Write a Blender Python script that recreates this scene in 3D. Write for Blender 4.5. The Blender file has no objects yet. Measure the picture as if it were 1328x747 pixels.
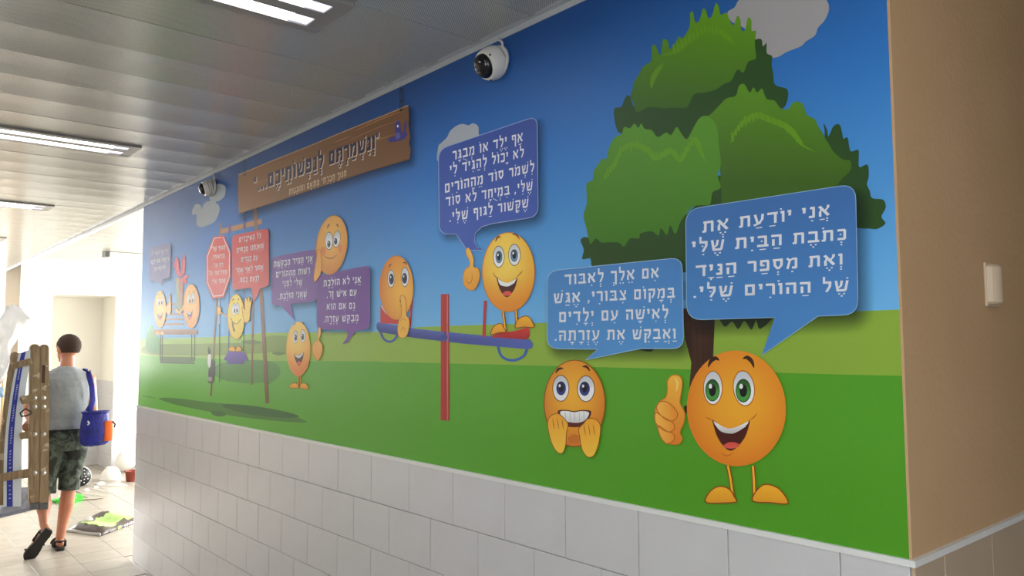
import bpy, bmesh, math, random
from mathutils import Vector, Matrix
from mathutils.geometry import tessellate_polygon
from mathutils import noise as mnoise
random.seed(7)
PI = math.pi
C = bpy.context.scene.collection
SC = bpy.context.scene

# ------------------------------------------------------------------ camera
YAW, PITCH, ROLL, FPX = 0.7085006, 0.0716570, -0.0045407, 1007.52
CAMZ = 1.65
fw = Vector((math.sin(YAW)*math.cos(PITCH), math.cos(YAW)*math.cos(PITCH), math.sin(PITCH)))
r0 = Vector((math.cos(YAW), -math.sin(YAW), 0)); u0 = r0.cross(fw)
rt = r0*math.cos(ROLL)+u0*math.sin(ROLL); up = -r0*math.sin(ROLL)+u0*math.cos(ROLL)
cam = bpy.data.cameras.new('camera'); camo = bpy.data.objects.new('camera', cam); C.objects.link(camo)
cam.sensor_width = 36; cam.lens = FPX/1328*36; cam.clip_start = 0.05; cam.clip_end = 100
camo.matrix_world = Matrix(((rt.x, up.x, -fw.x, 0), (rt.y, up.y, -fw.y, 0), (rt.z, up.z, -fw.z, CAMZ), (0, 0, 0, 1)))
SC.camera = camo

# ------------------------------------------------------------------ world, light, exposure
SC.view_settings.view_transform = 'Standard'; SC.view_settings.look = 'None'
SC.view_settings.exposure = 0.75; SC.view_settings.gamma = 1.0; SC.view_settings.use_curve_mapping = False
w = bpy.data.worlds.new('daylight'); SC.world = w; w.use_nodes = True
w.node_tree.nodes['Background'].inputs[0].default_value = (0.75, 0.87, 1.0, 1)
w.node_tree.nodes['Background'].inputs[1].default_value = 3.0
TUBE_POWER = 11.0; XB_ = -1.45
def area(name, loc, rot, sx, sy, power, col=(1, 1, 1)):
    l = bpy.data.lights.new(name, 'AREA'); l.shape = 'RECTANGLE'; l.size = sx; l.size_y = sy; l.energy = power; l.color = col
    o = bpy.data.objects.new(name, l); C.objects.link(o); o.location = loc; o.rotation_euler = rot; return o
# daylight entering through the windows of the side hall (real openings in wall_east)
area('daylight_side_hall', (6.55, 9.0, 1.75), (0, PI/2, 0), 1.7, 4.2, 330, (1.0, 0.99, 0.97))
# daylight entering through the window at the end of the corridor
area('daylight_corridor_end', (0.2, 14.55, 1.8), (-PI/2, 0, 0), 2.0, 1.6, 110, (1.0, 0.97, 0.93))

# added fill light behind the camera, set at an invented window
area('fill_behind', (-.3, -2.5, 1.75), (PI/2, 0, 0), 1.8, 1.5, 3, (1.0, 0.93, 0.84))
# added light from the left, grades the side wall; its window is invented
area('fill_left', (XB_+.06, -.6, 1.75), (0, -PI/2, 0), 1.4, 1.2, 9, (1.0, 0.92, 0.82))

# ------------------------------------------------------------------ measured layout (metres)
D, YL, YR = 1.757, 6.539, 0.7375          # mural wall plane x, its far end y, its near end y
ZT, ZC = 1.185, 2.767                      # top of wall tiles, ceiling
def ray(px, py): return fw + rt*((px-664)/FPX) - up*((py-373.5)/FPX)
def wall(px, py):                          # photograph pixel -> point (y, z) on the mural wall
    d = ray(px, py); t = D/d.x; return d.y*t, CAMZ+d.z*t
def at(px, py, Y):                         # photograph pixel -> point on the plane y = Y
    d = ray(px, py); t = Y/d.y; return Vector((d.x*t, Y, CAMZ+d.z*t))
def on_floor(px, py, z=0.0):
    d = ray(px, py); t = (z-CAMZ)/d.z; return Vector((d.x*t, d.y*t, z))

# ------------------------------------------------------------------ materials
def lin(c):
    def f(v):
        v = max(0., v)/255; return v/12.92 if v <= .04045 else ((v+.055)/1.055)**2.4
    return (f(c[0]), f(c[1]), f(c[2]))
MATS = {}
def mat(name, col, rough=.5, metal=0., spec=.5, noise=None, bump=None, col2=None, emit=None, transmission=0, coord='Object'):
    if name in MATS: return MATS[name]
    m = bpy.data.materials.new(name); m.use_nodes = True; nt = m.node_tree; b = nt.nodes['Principled BSDF']
    b.inputs['Base Color'].default_value = (*lin(col), 1); b.inputs['Roughness'].default_value = rough
    b.inputs['Metallic'].default_value = metal; b.inputs['Specular IOR Level'].default_value = spec
    if transmission: b.inputs['Transmission Weight'].default_value = transmission
    if emit:
        b.inputs['Emission Color'].default_value = (*lin(col), 1); b.inputs['Emission Strength'].default_value = emit
    if noise or bump:
        tc = nt.nodes.new('ShaderNodeTexCoord')
    if noise:
        n = nt.nodes.new('ShaderNodeTexNoise'); n.inputs['Scale'].default_value = noise; n.inputs['Detail'].default_value = 4
        nt.links.new(tc.outputs[coord], n.inputs['Vector'])
        r = nt.nodes.new('ShaderNodeValToRGB'); r.color_ramp.elements[0].position = .35; r.color_ramp.elements[1].position = .65
        r.color_ramp.elements[0].color = (*lin(col), 1); r.color_ramp.elements[1].color = (*lin(col2 or col), 1)
        nt.links.new(n.outputs['Fac'], r.inputs[0]); nt.links.new(r.outputs[0], b.inputs['Base Color'])
    if bump:
        n = nt.nodes.new('ShaderNodeTexNoise'); n.inputs['Scale'].default_value = bump[0]; n.inputs['Detail'].default_value = 5
        nt.links.new(tc.outputs[coord], n.inputs['Vector'])
        bp = nt.nodes.new('ShaderNodeBump'); bp.inputs['Strength'].default_value = bump[1]; bp.inputs['Distance'].default_value = .01
        nt.links.new(n.outputs['Fac'], bp.inputs['Height']); nt.links.new(bp.outputs[0], b.inputs['Normal'])
    MATS[name] = m; return m

def print_material():
    """flat print: ink colour and coverage come from the artwork's own colour attribute"""
    m = bpy.data.materials.new('printed_vinyl'); m.use_nodes = True; nt = m.node_tree; b = nt.nodes['Principled BSDF']
    a = nt.nodes.new('ShaderNodeAttribute'); a.attribute_name = 'Ink'
    nt.links.new(a.outputs['Color'], b.inputs['Base Color']); nt.links.new(a.outputs['Alpha'], b.inputs['Alpha'])
    b.inputs['Roughness'].default_value = .5; b.inputs['Specular IOR Level'].default_value = .4
    tc = nt.nodes.new('ShaderNodeTexCoord'); n = nt.nodes.new('ShaderNodeTexNoise'); n.inputs['Scale'].default_value = 220
    nt.links.new(tc.outputs['Object'], n.inputs['Vector']); bp = nt.nodes.new('ShaderNodeBump')
    bp.inputs['Strength'].default_value = .12; bp.inputs['Distance'].default_value = .002
    nt.links.new(n.outputs['Fac'], bp.inputs['Height']); nt.links.new(bp.outputs[0], b.inputs['Normal'])
    return m
M_PRINT = print_material()

def perforated():
    """white-grey lacquered metal with a fine grid of punched holes"""
    m = bpy.data.materials.new('perforated_metal'); m.use_nodes = True; nt = m.node_tree; b = nt.nodes['Principled BSDF']; L = nt.links.new
    tc = nt.nodes.new('ShaderNodeTexCoord'); sep = nt.nodes.new('ShaderNodeSeparateXYZ'); L(tc.outputs['Object'], sep.inputs[0])
    def mth(op, a, bb=None):
        n = nt.nodes.new('ShaderNodeMath'); n.operation = op
        for i, v in enumerate((a, bb)):
            if v is None: continue
            if isinstance(v, (int, float)): n.inputs[i].default_value = v
            else: L(v, n.inputs[i])
        return n.outputs[0]
    P = .0095
    u = mth('DIVIDE', mth('ADD', sep.outputs[0], sep.outputs[1]), P); v = mth('DIVIDE', mth('SUBTRACT', sep.outputs[0], sep.outputs[1]), P)
    fu = mth('SUBTRACT', mth('FRACT', u), .5); fv = mth('SUBTRACT', mth('FRACT', v), .5)
    d = mth('SQRT', mth('ADD', mth('MULTIPLY', fu, fu), mth('MULTIPLY', fv, fv)))
    hole = mth('LESS_THAN', d, .25)
    mix = nt.nodes.new('ShaderNodeMix'); mix.data_type = 'RGBA'; L(hole, mix.inputs['Factor'])
    mix.inputs['A'].default_value = (*lin((186, 185, 178)), 1); mix.inputs['B'].default_value = (*lin((88, 88, 84)), 1)
    L(mix.outputs['Result'], b.inputs['Base Color'])
    b.inputs['Roughness'].default_value = .24; b.inputs['Specular IOR Level'].default_value = .9
    n = nt.nodes.new('ShaderNodeTexNoise'); n.inputs['Scale'].default_value = 2.2; L(tc.outputs['Object'], n.inputs['Vector'])
    bp = nt.nodes.new('ShaderNodeBump'); bp.inputs['Strength'].default_value = .15; bp.inputs['Distance'].default_value = .02
    L(n.outputs['Fac'], bp.inputs['Height']); L(bp.outputs[0], b.inputs['Normal'])
    return m
M_CEIL = perforated()
M_PLASTER = mat('cream_plaster', (228, 220, 208), .75, noise=1.3, col2=(222, 213, 200), bump=(60, .15))
M_PLASTER2 = mat('tan_plaster', (200, 164, 124), .75, noise=1.3, col2=(193, 156, 114), bump=(60, .15))
M_WHITE = mat('white_plaster', (240, 236, 226), .8, bump=(60, .1))
M_TILE = mat('glazed_wall_tile', (214, 213, 215), .28, noise=3, col2=(208, 206, 207), bump=(9, .05))
M_TILE2 = mat('glazed_wall_tile_cream', (198, 176, 150), .3, noise=3, col2=(192, 170, 144), bump=(9, .05))
M_GROUT = mat('tile_grout', (186, 182, 178), .9)
M_FLOOR = mat('floor_tile', (182, 174, 162), .3, noise=5, col2=(168, 160, 148), bump=(12, .05))
M_FGROUT = mat('floor_grout', (150, 140, 128), .9)
M_TRIM = mat('white_plastic_trim', (232, 232, 228), .4)
M_GREYTRIM = mat('grey_metal_trim', (176, 180, 184), .4)

# ------------------------------------------------------------------ object helpers
def tag(o, label=None, cat=None, group=None, kind=None):
    if label: o['label'] = label
    if cat: o['category'] = cat
    if group: o['group'] = group
    if kind: o['kind'] = kind
    return o
def link(name, me, m=None, parent=None, loc=None):
    o = bpy.data.objects.new(name, me); C.objects.link(o)
    if m is not None and me is not None and not me.materials: me.materials.append(m)
    if parent is not None: o.parent = parent
    if loc is not None: o.location = loc
    return o
def empty(name, loc=(0, 0, 0), **k):
    o = bpy.data.objects.new(name, None); C.objects.link(o); o.location = loc; o.empty_display_size = .1; return tag(o, **k)
def child_local(o, parent):
    """parent o, keeping its world-space mesh where it is (parents here only carry a translation)"""
    o.parent = parent; o.matrix_parent_inverse = Matrix.Translation(-parent.location); return o
def mesh_of(bm, smooth=False):
    me = bpy.data.meshes.new('m'); bmesh.ops.recalc_face_normals(bm, faces=bm.faces); bm.to_mesh(me); bm.free()
    if smooth:
        for p in me.polygons: p.use_smooth = True
    return me
def box(bm, x0, x1, y0, y1, z0, z1, M=None):
    vs = [bm.verts.new((x, y, z)) for x in (x0, x1) for y in (y0, y1) for z in (z0, z1)]
    if M is not None:
        for v in vs: v.co = M @ v.co
    for f in ((0, 1, 3, 2), (4, 6, 7, 5), (0, 4, 5, 1), (2, 3, 7, 6), (0, 2, 6, 4), (1, 5, 7, 3)): bm.faces.new([vs[i] for i in f])
    return vs
def boxo(name, b, m, parent=None, bevel=0, **k):
    bm = bmesh.new(); box(bm, *b)
    if bevel: bmesh.ops.bevel(bm, geom=bm.edges[:], offset=bevel, segments=2, affect='EDGES', profile=.6)
    o = link(name, mesh_of(bm), m)
    if parent is not None: child_local(o, parent)
    return tag(o, **k)
def loft(bm, pts, rad, seg=14, ref=Vector((0, 1, 0)), caps=True, power=1.0):
    """tube through pts with radii (rx, ry) or r"""
    rings = []; pts = [Vector(p) for p in pts]
    for i, p in enumerate(pts):
        t = (pts[min(i+1, len(pts)-1)]-pts[max(i-1, 0)]).normalized()
        a = ref - t*ref.dot(t)
        if a.length < .05: a = Vector((1, 0, 0)) - t*t.x
        a.normalize(); b = t.cross(a)
        r = rad[i] if isinstance(rad[i], (tuple, list)) else (rad[i], rad[i])
        ring = []
        for k in range(seg):
            th = 2*PI*k/seg; c, s = math.cos(th), math.sin(th)
            ring.append(bm.verts.new(p + b*(r[0]*math.copysign(abs(c)**power, c)) + a*(r[1]*math.copysign(abs(s)**power, s))))
        rings.append(ring)
    for i in range(len(rings)-1):
        for k in range(seg):
            bm.faces.new((rings[i][k], rings[i][(k+1) % seg], rings[i+1][(k+1) % seg], rings[i+1][k]))
    if caps:
        bm.faces.new(rings[0][::-1]); bm.faces.new(rings[-1])
    return rings
def tube(name, pts, rad, m, parent=None, seg=12, smooth=True, ref=Vector((0, 1, 0)), power=1.0, **k):
    bm = bmesh.new(); n = len(pts); rad = rad if isinstance(rad, list) else [rad]*n
    loft(bm, pts, rad, seg, ref, power=power); o = link(name, mesh_of(bm, smooth), m)
    if parent is not None: child_local(o, parent)
    return tag(o, **k)
def lathe(name, prof, m, axis=Matrix.Identity(4), seg=32, parent=None, **k):
    """prof: (radius, height) list revolved about local z, then placed by the matrix axis"""
    bm = bmesh.new(); rings = []
    for r, h in prof:
        if r < 1e-5: rings.append([bm.verts.new(axis @ Vector((0, 0, h)))])
        else: rings.append([bm.verts.new(axis @ Vector((r*math.cos(2*PI*i/seg), r*math.sin(2*PI*i/seg), h))) for i in range(seg)])
    for a, b in zip(rings, rings[1:]):
        for i in range(seg):
            q = [a[i % len(a)], a[(i+1) % len(a)], b[(i+1) % len(b)], b[i % len(b)]]
            q = list(dict.fromkeys(q))
            if len(q) > 2: bm.faces.new(q)
    o = link(name, mesh_of(bm, True), m)
    if parent is not None: child_local(o, parent)
    return tag(o, **k)
def shade_auto(o, ang=40):
    me = o.data
    me.shade_smooth() if hasattr(me, 'shade_smooth') else None
    try: me.set_sharp_from_angle(angle=math.radians(ang))
    except Exception: pass

# ================================================================== SETTING
XF = 6.5                                    # far side of the side hall
YF = 11.4                                   # front face of the wall facing the camera
YE = 14.6                                   # end of the corridor
XB = -1.45
def struct(name, b, m, parent=None, **k): return boxo(name, b, m, parent, kind='structure', **k)
wall_right = struct('wall_right', (D, D+.16, YR, YL, 0, 2.95), M_PLASTER)
wall_side = struct('wall_side', (D+.16, XF, YR, YR+.15, 0, 2.95), M_PLASTER2)
struct('wall_side_corner', (D+.002, D+.16, YR-.0005, YR, 0, 2.95), M_PLASTER2)
wall_left = struct('wall_left', (XB-.15, XB, .1, YE, 0, 2.95), M_PLASTER)
struct('wall_left_near', (XB-.15, XB, -2.6, -1.3, 0, 2.95), M_PLASTER)
struct('wall_left_sill', (XB-.15, XB, -1.3, .1, 0, 1.0), M_PLASTER)
struct('wall_left_head', (XB-.15, XB, -1.3, .1, 2.5, 2.95), M_PLASTER)
bm = bmesh.new()
for q in ((-1.3, -1.25, 1.0, 2.5), (.05, .1, 1.0, 2.5), (-1.3, .1, 1.0, 1.05), (-1.3, .1, 2.45, 2.5), (-.625, -.575, 1.0, 2.5)):
    box(bm, XB-.12, XB-.07, *q)
tag(link('window_5', mesh_of(bm), M_TRIM), kind='structure')  # unseen window frame, added to go with the left fill light
struct('wall_added_shaper', (2.0, XF, -1.1, -.95, 0, 2.95), mat('brown_bounce_wall', (120, 84, 54), .6))  # unseen wall added to cut light on the side wall and bounce brown
wall_back = struct('wall_back', (.6, XF, -2.75, -2.6, 0, 2.95), M_PLASTER)
struct('wall_back_left', (XB, -1.2, -2.75, -2.6, 0, 2.95), M_PLASTER)
struct('wall_back_sill', (-1.2, .6, -2.75, -2.6, 0, 1.0), M_PLASTER)
struct('wall_back_head', (-1.2, .6, -2.75, -2.6, 2.5, 2.95), M_PLASTER)
bm = bmesh.new()
for q in ((-1.2, -1.15, 1.0, 2.5), (.55, .6, 1.0, 2.5), (-1.2, .6, 1.0, 1.05), (-1.2, .6, 2.45, 2.5), (-.325, -.275, 1.0, 2.5)):
    box(bm, q[0], q[1], -2.72, -2.67, q[2], q[3])
tag(link('window_4', mesh_of(bm), M_TRIM), kind='structure')  # invented window frame out of view, added for the rear fill light
struct('wall_east', (XF, XF+.15, -2.6, 6.6, 0, 2.95), M_PLASTER)
# side hall behind the mural wall: windows on its east side
struct('wall_hall_south', (D+.16, XF, YL-.16, YL-.01, 0, 2.95), M_WHITE)
struct('wall_window_sill', (XF, XF+.15, 6.6, YF+.3, 0, .85), M_WHITE)
struct('wall_window_head', (XF, XF+.15, 6.6, YF+.3, 2.65, 2.95), M_WHITE)
for n_, (a, b_) in enumerate(((6.6, 6.9), (8.95, 9.05), (11.1, 11.7))):
    struct('wall_window_pier', (XF, XF+.15, a, b_, .85, 2.65), M_WHITE)
for n_, (a, b_) in enumerate(((6.9, 8.95), (9.05, 11.1))):
    bm = bmesh.new()
    for q in ((a, a+.05, .85, 2.65), (b_-.05, b_, .85, 2.65), (a, b_, .85, .9), (a, b_, 2.6, 2.65), ((a+b_)/2-.025, (a+b_)/2+.025, .85, 2.65)):
        box(bm, XF+.05, XF+.1, *q)
    tag(link('window_%d' % (n_+1), mesh_of(bm), M_TRIM), kind='structure')
# wall facing the camera across the hall, with a doorway niche in it
nx0, nx1, nz = 2.005, 2.745, 2.315
wf = struct('wall_front', (nx1, XF, YF, YF+.7, 0, 2.95), M_WHITE)
struct('wall_front_pillar', (D, nx0, YF, YF+.7, 0, 2.95), M_WHITE)
struct('wall_front_lintel', (nx0, nx1, YF, YF+.7, nz, 2.95), M_WHITE)
niche = struct('wall_niche', (D, 3.2, YF+.7, YF+.8, 0, 2.95), mat('niche_plaster', (242, 239, 230), .8))
# further along the corridor: a door recess and the end wall
struct('wall_corridor_far', (D, D+.16, 13.5, YE, 0, 2.95), M_PLASTER)
struct('wall_recess', (D+.35, D+.45, YF+.8, 13.6, 0, 2.95), M_PLASTER)
struct('wall_recess_jamb', (D+.16, D+.35, 13.5, 13.6, 0, 2.95), M_PLASTER)
d1 = struct('door_1', (D+.02, D+.05, 13.2, 13.46, 0, 2.08), mat('yellow_door_paint', (206, 156, 50), .45))
struct('wall_end', (XB, -.9, YE, YE+.15, 0, 2.95), M_PLASTER)
struct('wall_end_right', (1.3, D+.16, YE, YE+.15, 0, 2.95), M_PLASTER)
struct('wall_end_sill', (-.9, 1.3, YE, YE+.15, 0, .9), M_PLASTER)
struct('wall_end_head', (-.9, 1.3, YE, YE+.15, 2.6, 2.95), M_PLASTER)
bm = bmesh.new()
for q in ((-.9, -.85, .9, 2.6), (1.25, 1.3, .9, 2.6), (-.9, 1.3, .9, .95), (-.9, 1.3, 2.55, 2.6), (.175, .225, .9, 2.6)):
    box(bm, q[0], q[1], YE+.04, YE+.09, q[2], q[3])
tag(link('window_3', mesh_of(bm), M_TRIM), kind='structure')

# ---- floor: slab with grouted-tile material, real tiles where the photograph shows them
def floor_material():
    m = bpy.data.materials.new('floor_slab'); m.use_nodes = True; nt = m.node_tree; b = nt.nodes['Principled BSDF']; L = nt.links.new
    tc = nt.nodes.new('ShaderNodeTexCoord'); mp = nt.nodes.new('ShaderNodeMapping'); mp.inputs['Location'].default_value = (-1.43, -.1, 0)
    br = nt.nodes.new('ShaderNodeTexBrick'); br.offset = 0; br.inputs['Scale'].default_value = 1
    br.inputs['Brick Width'].default_value = .3; br.inputs['Row Height'].default_value = .3; br.inputs['Mortar Size'].default_value = .003
    br.inputs['Color1'].default_value = (*lin((180, 172, 160)), 1); br.inputs['Color2'].default_value = (*lin((174, 166, 154)), 1)
    br.inputs['Mortar'].default_value = (*lin((104, 96, 86)), 1)
    L(tc.outputs['Object'], mp.inputs[0]); L(mp.outputs[0], br.inputs['Vector']); L(br.outputs['Color'], b.inputs['Base Color'])
    b.inputs['Roughness'].default_value = .22; return m
floor = struct('floor', (XB, XF, -2.6, YE, -.1, 0.0), floor_material())
bm = bmesh.new(); g = .0022
box(bm, g, .3-g, g, .3-g, 0, .003)
tm = mesh_of(bm); tm.materials.append(M_FLOOR)
for i in range(-2, 8):
    for j in range(0, 21):
        x, y = 1.43+.3*i, 6.1-.0+.3*j
        if x > D-.31 and y < YL+.0: continue
        if x+.3 > nx1+.02 and y+.3 > YF: continue
        if y+.3 > YF and (x < D and False): continue
        if y+.3 > YF+.01 and x+.3 > D and not (x >= nx0-.1 and x+.3 <= nx1+.05): continue
        if y > YF+.45 and x > D-.3: continue
        t = link('floor_tile', tm, parent=floor, loc=(x, y, 0))
        t.rotation_euler = (random.uniform(-1, 1)*.0006, random.uniform(-1, 1)*.0006, 0)

# ---- wall tiles, running bond 30 x 20 cm, each one its own piece
def tile_mesh(wd, ht, m, th=.008):
    """tile in local x (width) and z (height), thickness towards -y"""
    bm = bmesh.new(); g = .0012; box(bm, g, wd-g, -th, 0, g, ht-g)
    bmesh.ops.bevel(bm, geom=[e for e in bm.edges if all(v.co.y < -th+.001 for v in e.verts)], offset=.0012, segments=1, affect='EDGES')
    me = mesh_of(bm); me.materials.append(m); return me
RH = (ZT-.012)/6
tile_cache = {}
def tile(wd, m, parent, M):
    key = (round(wd, 3), m.name)
    if key not in tile_cache: tile_cache[key] = tile_mesh(wd, RH, m)
    o = link('wall_tile', tile_cache[key]); o.parent = parent; o.matrix_world = M
    return o
def run_tiles(u0_, u1_, joint0, m, parent, place):
    for r in range(6):
        off = joint0 + (.149 if r % 2 == 0 else 0)     # r = 5 (top row) has joints at joint0
        us = [u0_]; k = math.ceil((u0_+.02-off)/.298); u = off + k*.298
        while u < u1_-.02: us.append(u); u += .298
        us.append(u1_)
        for a, b in zip(us, us[1:]):
            M = place(a, r*RH)
            jit = Matrix.Rotation(random.uniform(-1, 1)*.003, 4, 'X') @ Matrix.Rotation(random.uniform(-1, 1)*.002, 4, 'Z')
            tile(b-a, m, parent, M @ jit)
# mural wall: local x -> -Y (towards the camera), outward normal -X
Rm = Matrix(((0, 1, 0, 0), (-1, 0, 0, 0), (0, 0, 1, 0), (0, 0, 0, 1)))
run_tiles(-YL, -YR, -.893, M_TILE, wall_right, lambda a, z: Matrix.Translation((D-.001, -a, z)) @ Rm)
# wall round the corner: local x -> +X, outward normal -Y
run_tiles(D-.009, 4.4, 1.907, M_TILE2, wall_side, lambda a, z: Matrix.Translation((a, YR-.001, z)))
struct('wall_grout', (D-.002, D, YR, YL, 0, ZT-.012), M_GROUT)
struct('wall_side_grout', (D-.002, XF, YR-.002, YR, 0, ZT-.012), M_GROUT)
# tiles inside the niche and on the wall facing the camera
run_tiles(nx0, nx1, nx0, M_TILE, niche, lambda a, z: Matrix.Translation((a, YF+.699, z)))
run_tiles(nx1, 4.2, nx1, M_TILE, wf, lambda a, z: Matrix.Translation((a, YF-.001, z)))
run_tiles(-YF-.7, -YF, -YF, M_TILE, wf, lambda a, z: Matrix.Translation((nx1-.001, -a, z)) @ Rm)
# trims
struct('trim_1', (D-.012, D, YR-.012, YL, ZT-.014, ZT), M_TRIM)
struct('trim_2', (D, XF, YR-.012, YR, ZT-.014, ZT), M_TRIM)
bm = bmesh.new(); box(bm, D-.005, D, YR, 14.5, ZC-.02, ZC); box(bm, D-.03, D, YR, 14.5, ZC, ZC+.003)
tag(link('trim_3', mesh_of(bm), M_GREYTRIM), kind='structure')
struct('trim_4', (D-.002, D+.003, YR-.002, YR+.004, ZT, ZC), M_PLASTER2)
struct('trim_5', (D, D+.03, YL, YF, ZC-.03, ZC-.002), M_TRIM)

# ---- ceiling: slab and 30 cm perforated metal panels, slightly bowed, each its own piece
ceiling = struct('ceiling', (XB-.15, XF+.15, -2.75, YE+.15, ZC+.08, ZC+.18), mat('ceiling_void', (60, 60, 58), .9))
def panel_mesh(x0, x1):
    bm = bmesh.new(); n = 8; nx = 6; wd = .2995
    top = []
    for j in range(nx+1):
        x = x0+(x1-x0)*j/nx; row = []
        for i in range(n+1):
            t = i/n; y = wd*t
            z = .0026*math.sin(PI*t) if 0 < i < n else .0
            row.append(bm.verts.new((x, y, z-.0012+ .0)))
        top.append(row)
    for j in range(nx):
        for i in range(n): bm.faces.new((top[j][i], top[j][i+1], top[j+1][i+1], top[j+1][i]))
    # upturned edges, with vertices of their own so the crease stays sharp
    for side in (0, n):
        p, q = top[0][side].co, top[nx][side].co
        bm.faces.new([bm.verts.new(v) for v in ((p.x, p.y, p.z), (q.x, q.y, q.z), (q.x, q.y, .03), (p.x, p.y, .03))])
    me = bpy.data.meshes.new('panel'); bm.normal_update(); bm.to_mesh(me); bm.free()
    for p in me.polygons:
        p.use_smooth = abs(p.normal.z) > .5
    me.materials.append(M_CEIL); return me
pm_cor = panel_mesh(XB, D-.02); pm_side = panel_mesh(D+.01, XF); pm_short = {}
FIX = (0, 8, 16, 24, 32)                     # panel slots holding a light, counted from the nearest
y00 = 2.21-2.4
for k in range(-8, 48):
    y = y00+.3*k
    if k in FIX:
        for nm, a, b in (('a', XB, -.02), ('b', 1.22, D-.02)):
            if nm not in pm_short: pm_short[nm] = panel_mesh(a, b)
            o = link('ceiling_panel', pm_short[nm], parent=ceiling, loc=(0, y, ZC))
    else:
        o = link('ceiling_panel', pm_cor, parent=ceiling, loc=(0, y, ZC))
        o.rotation_euler = (random.uniform(-1, 1)*.004, 0, 0)
for k in range(-8, 2):
    link('ceiling_panel', pm_side, parent=ceiling, loc=(0, y00+.3*k+.3, ZC))
for k in range(22, 41):
    if y00+.3*k > YL-.05 and y00+.3*k < YF: link('ceiling_panel', pm_side, parent=ceiling, loc=(0, y00+.3*k, ZC))

# ================================================================== LIGHT FIXTURES
M_TUBE = mat('fluorescent_diffuser', (246, 250, 255), .4, emit=TUBE_POWER)
M_FIX = mat('fixture_lacquer', (150, 146, 142), .35)
M_LOUV = mat('lit_tube_end', (215, 215, 235), .4, emit=1.1)
def fixture(y, label, x0=-.02, x1=1.22, on=True):
    t = empty('ceiling_light', (x1, y+.15, ZC), label=label, cat='ceiling light', group='twin tube lights in the corridor ceiling')
    bm = bmesh.new(); a, b = y+.005, y+.295
    z0, z1 = ZC-.012, ZC+.07
    box(bm, x0, x1, a, a+.045, z0, z1); box(bm, x0, x1, b-.045, b, z0, z1); box(bm, x0+.05, x1-.05, (a+b)/2-.03, (a+b)/2+.03, z0+.002, z1-.011)
    box(bm, x0, x0+.05, a+.045, b-.045, z0+.001, z1); box(bm, x1-.05, x1, a+.045, b-.045, z0+.001, z1); box(bm, x0+.05, x1-.05, a+.045, b-.045, z1-.01, z1-.002)
    child_local(link('frame', mesh_of(bm), M_FIX), t)
    for s, (c0, c1) in enumerate(((a+.045, (a+b)/2-.03), ((a+b)/2+.03, b-.045))):
        o = boxo('diffuser', (x0+.05, x1-.12, c0, c1, ZC-.006, ZC+.004), M_TUBE if on else M_TRIM, t)
        bm = bmesh.new(); box(bm, x1-.12, x1-.05, c0, c1, ZC-.006, ZC+.004)
        child_local(link('tube_cap', mesh_of(bm), M_LOUV), t)
    return t
fixture(y00+2.4, 'twin tube ceiling light at the top edge, nearest above the mural')
fixture(y00+4.8, 'twin tube ceiling light halfway down the corridor at the left edge')
fixture(y00+7.2, 'farthest twin tube ceiling light, small at the left edge')
for y in (y00+9.6,): fixture(y, 'twin tube ceiling light beyond the man with the ladder')
fixture(y00, 'twin tube ceiling light right above the camera')
# ceiling light in the side hall, only its dark end shows
t = empty('hall_light', (2.5, 10.2, ZC), label='thin pale light fitting high on the bright hall ceiling', cat='ceiling light')
boxo('casing', (2.35, 3.6, 10.1, 10.25, ZC-.05, ZC-.003), M_TRIM, t, bevel=.004); boxo('end_cap', (2.3, 2.35, 10.1, 10.25, ZC-.06, ZC-.003), mat('dark_cap', (90, 88, 84), .5), t)

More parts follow.
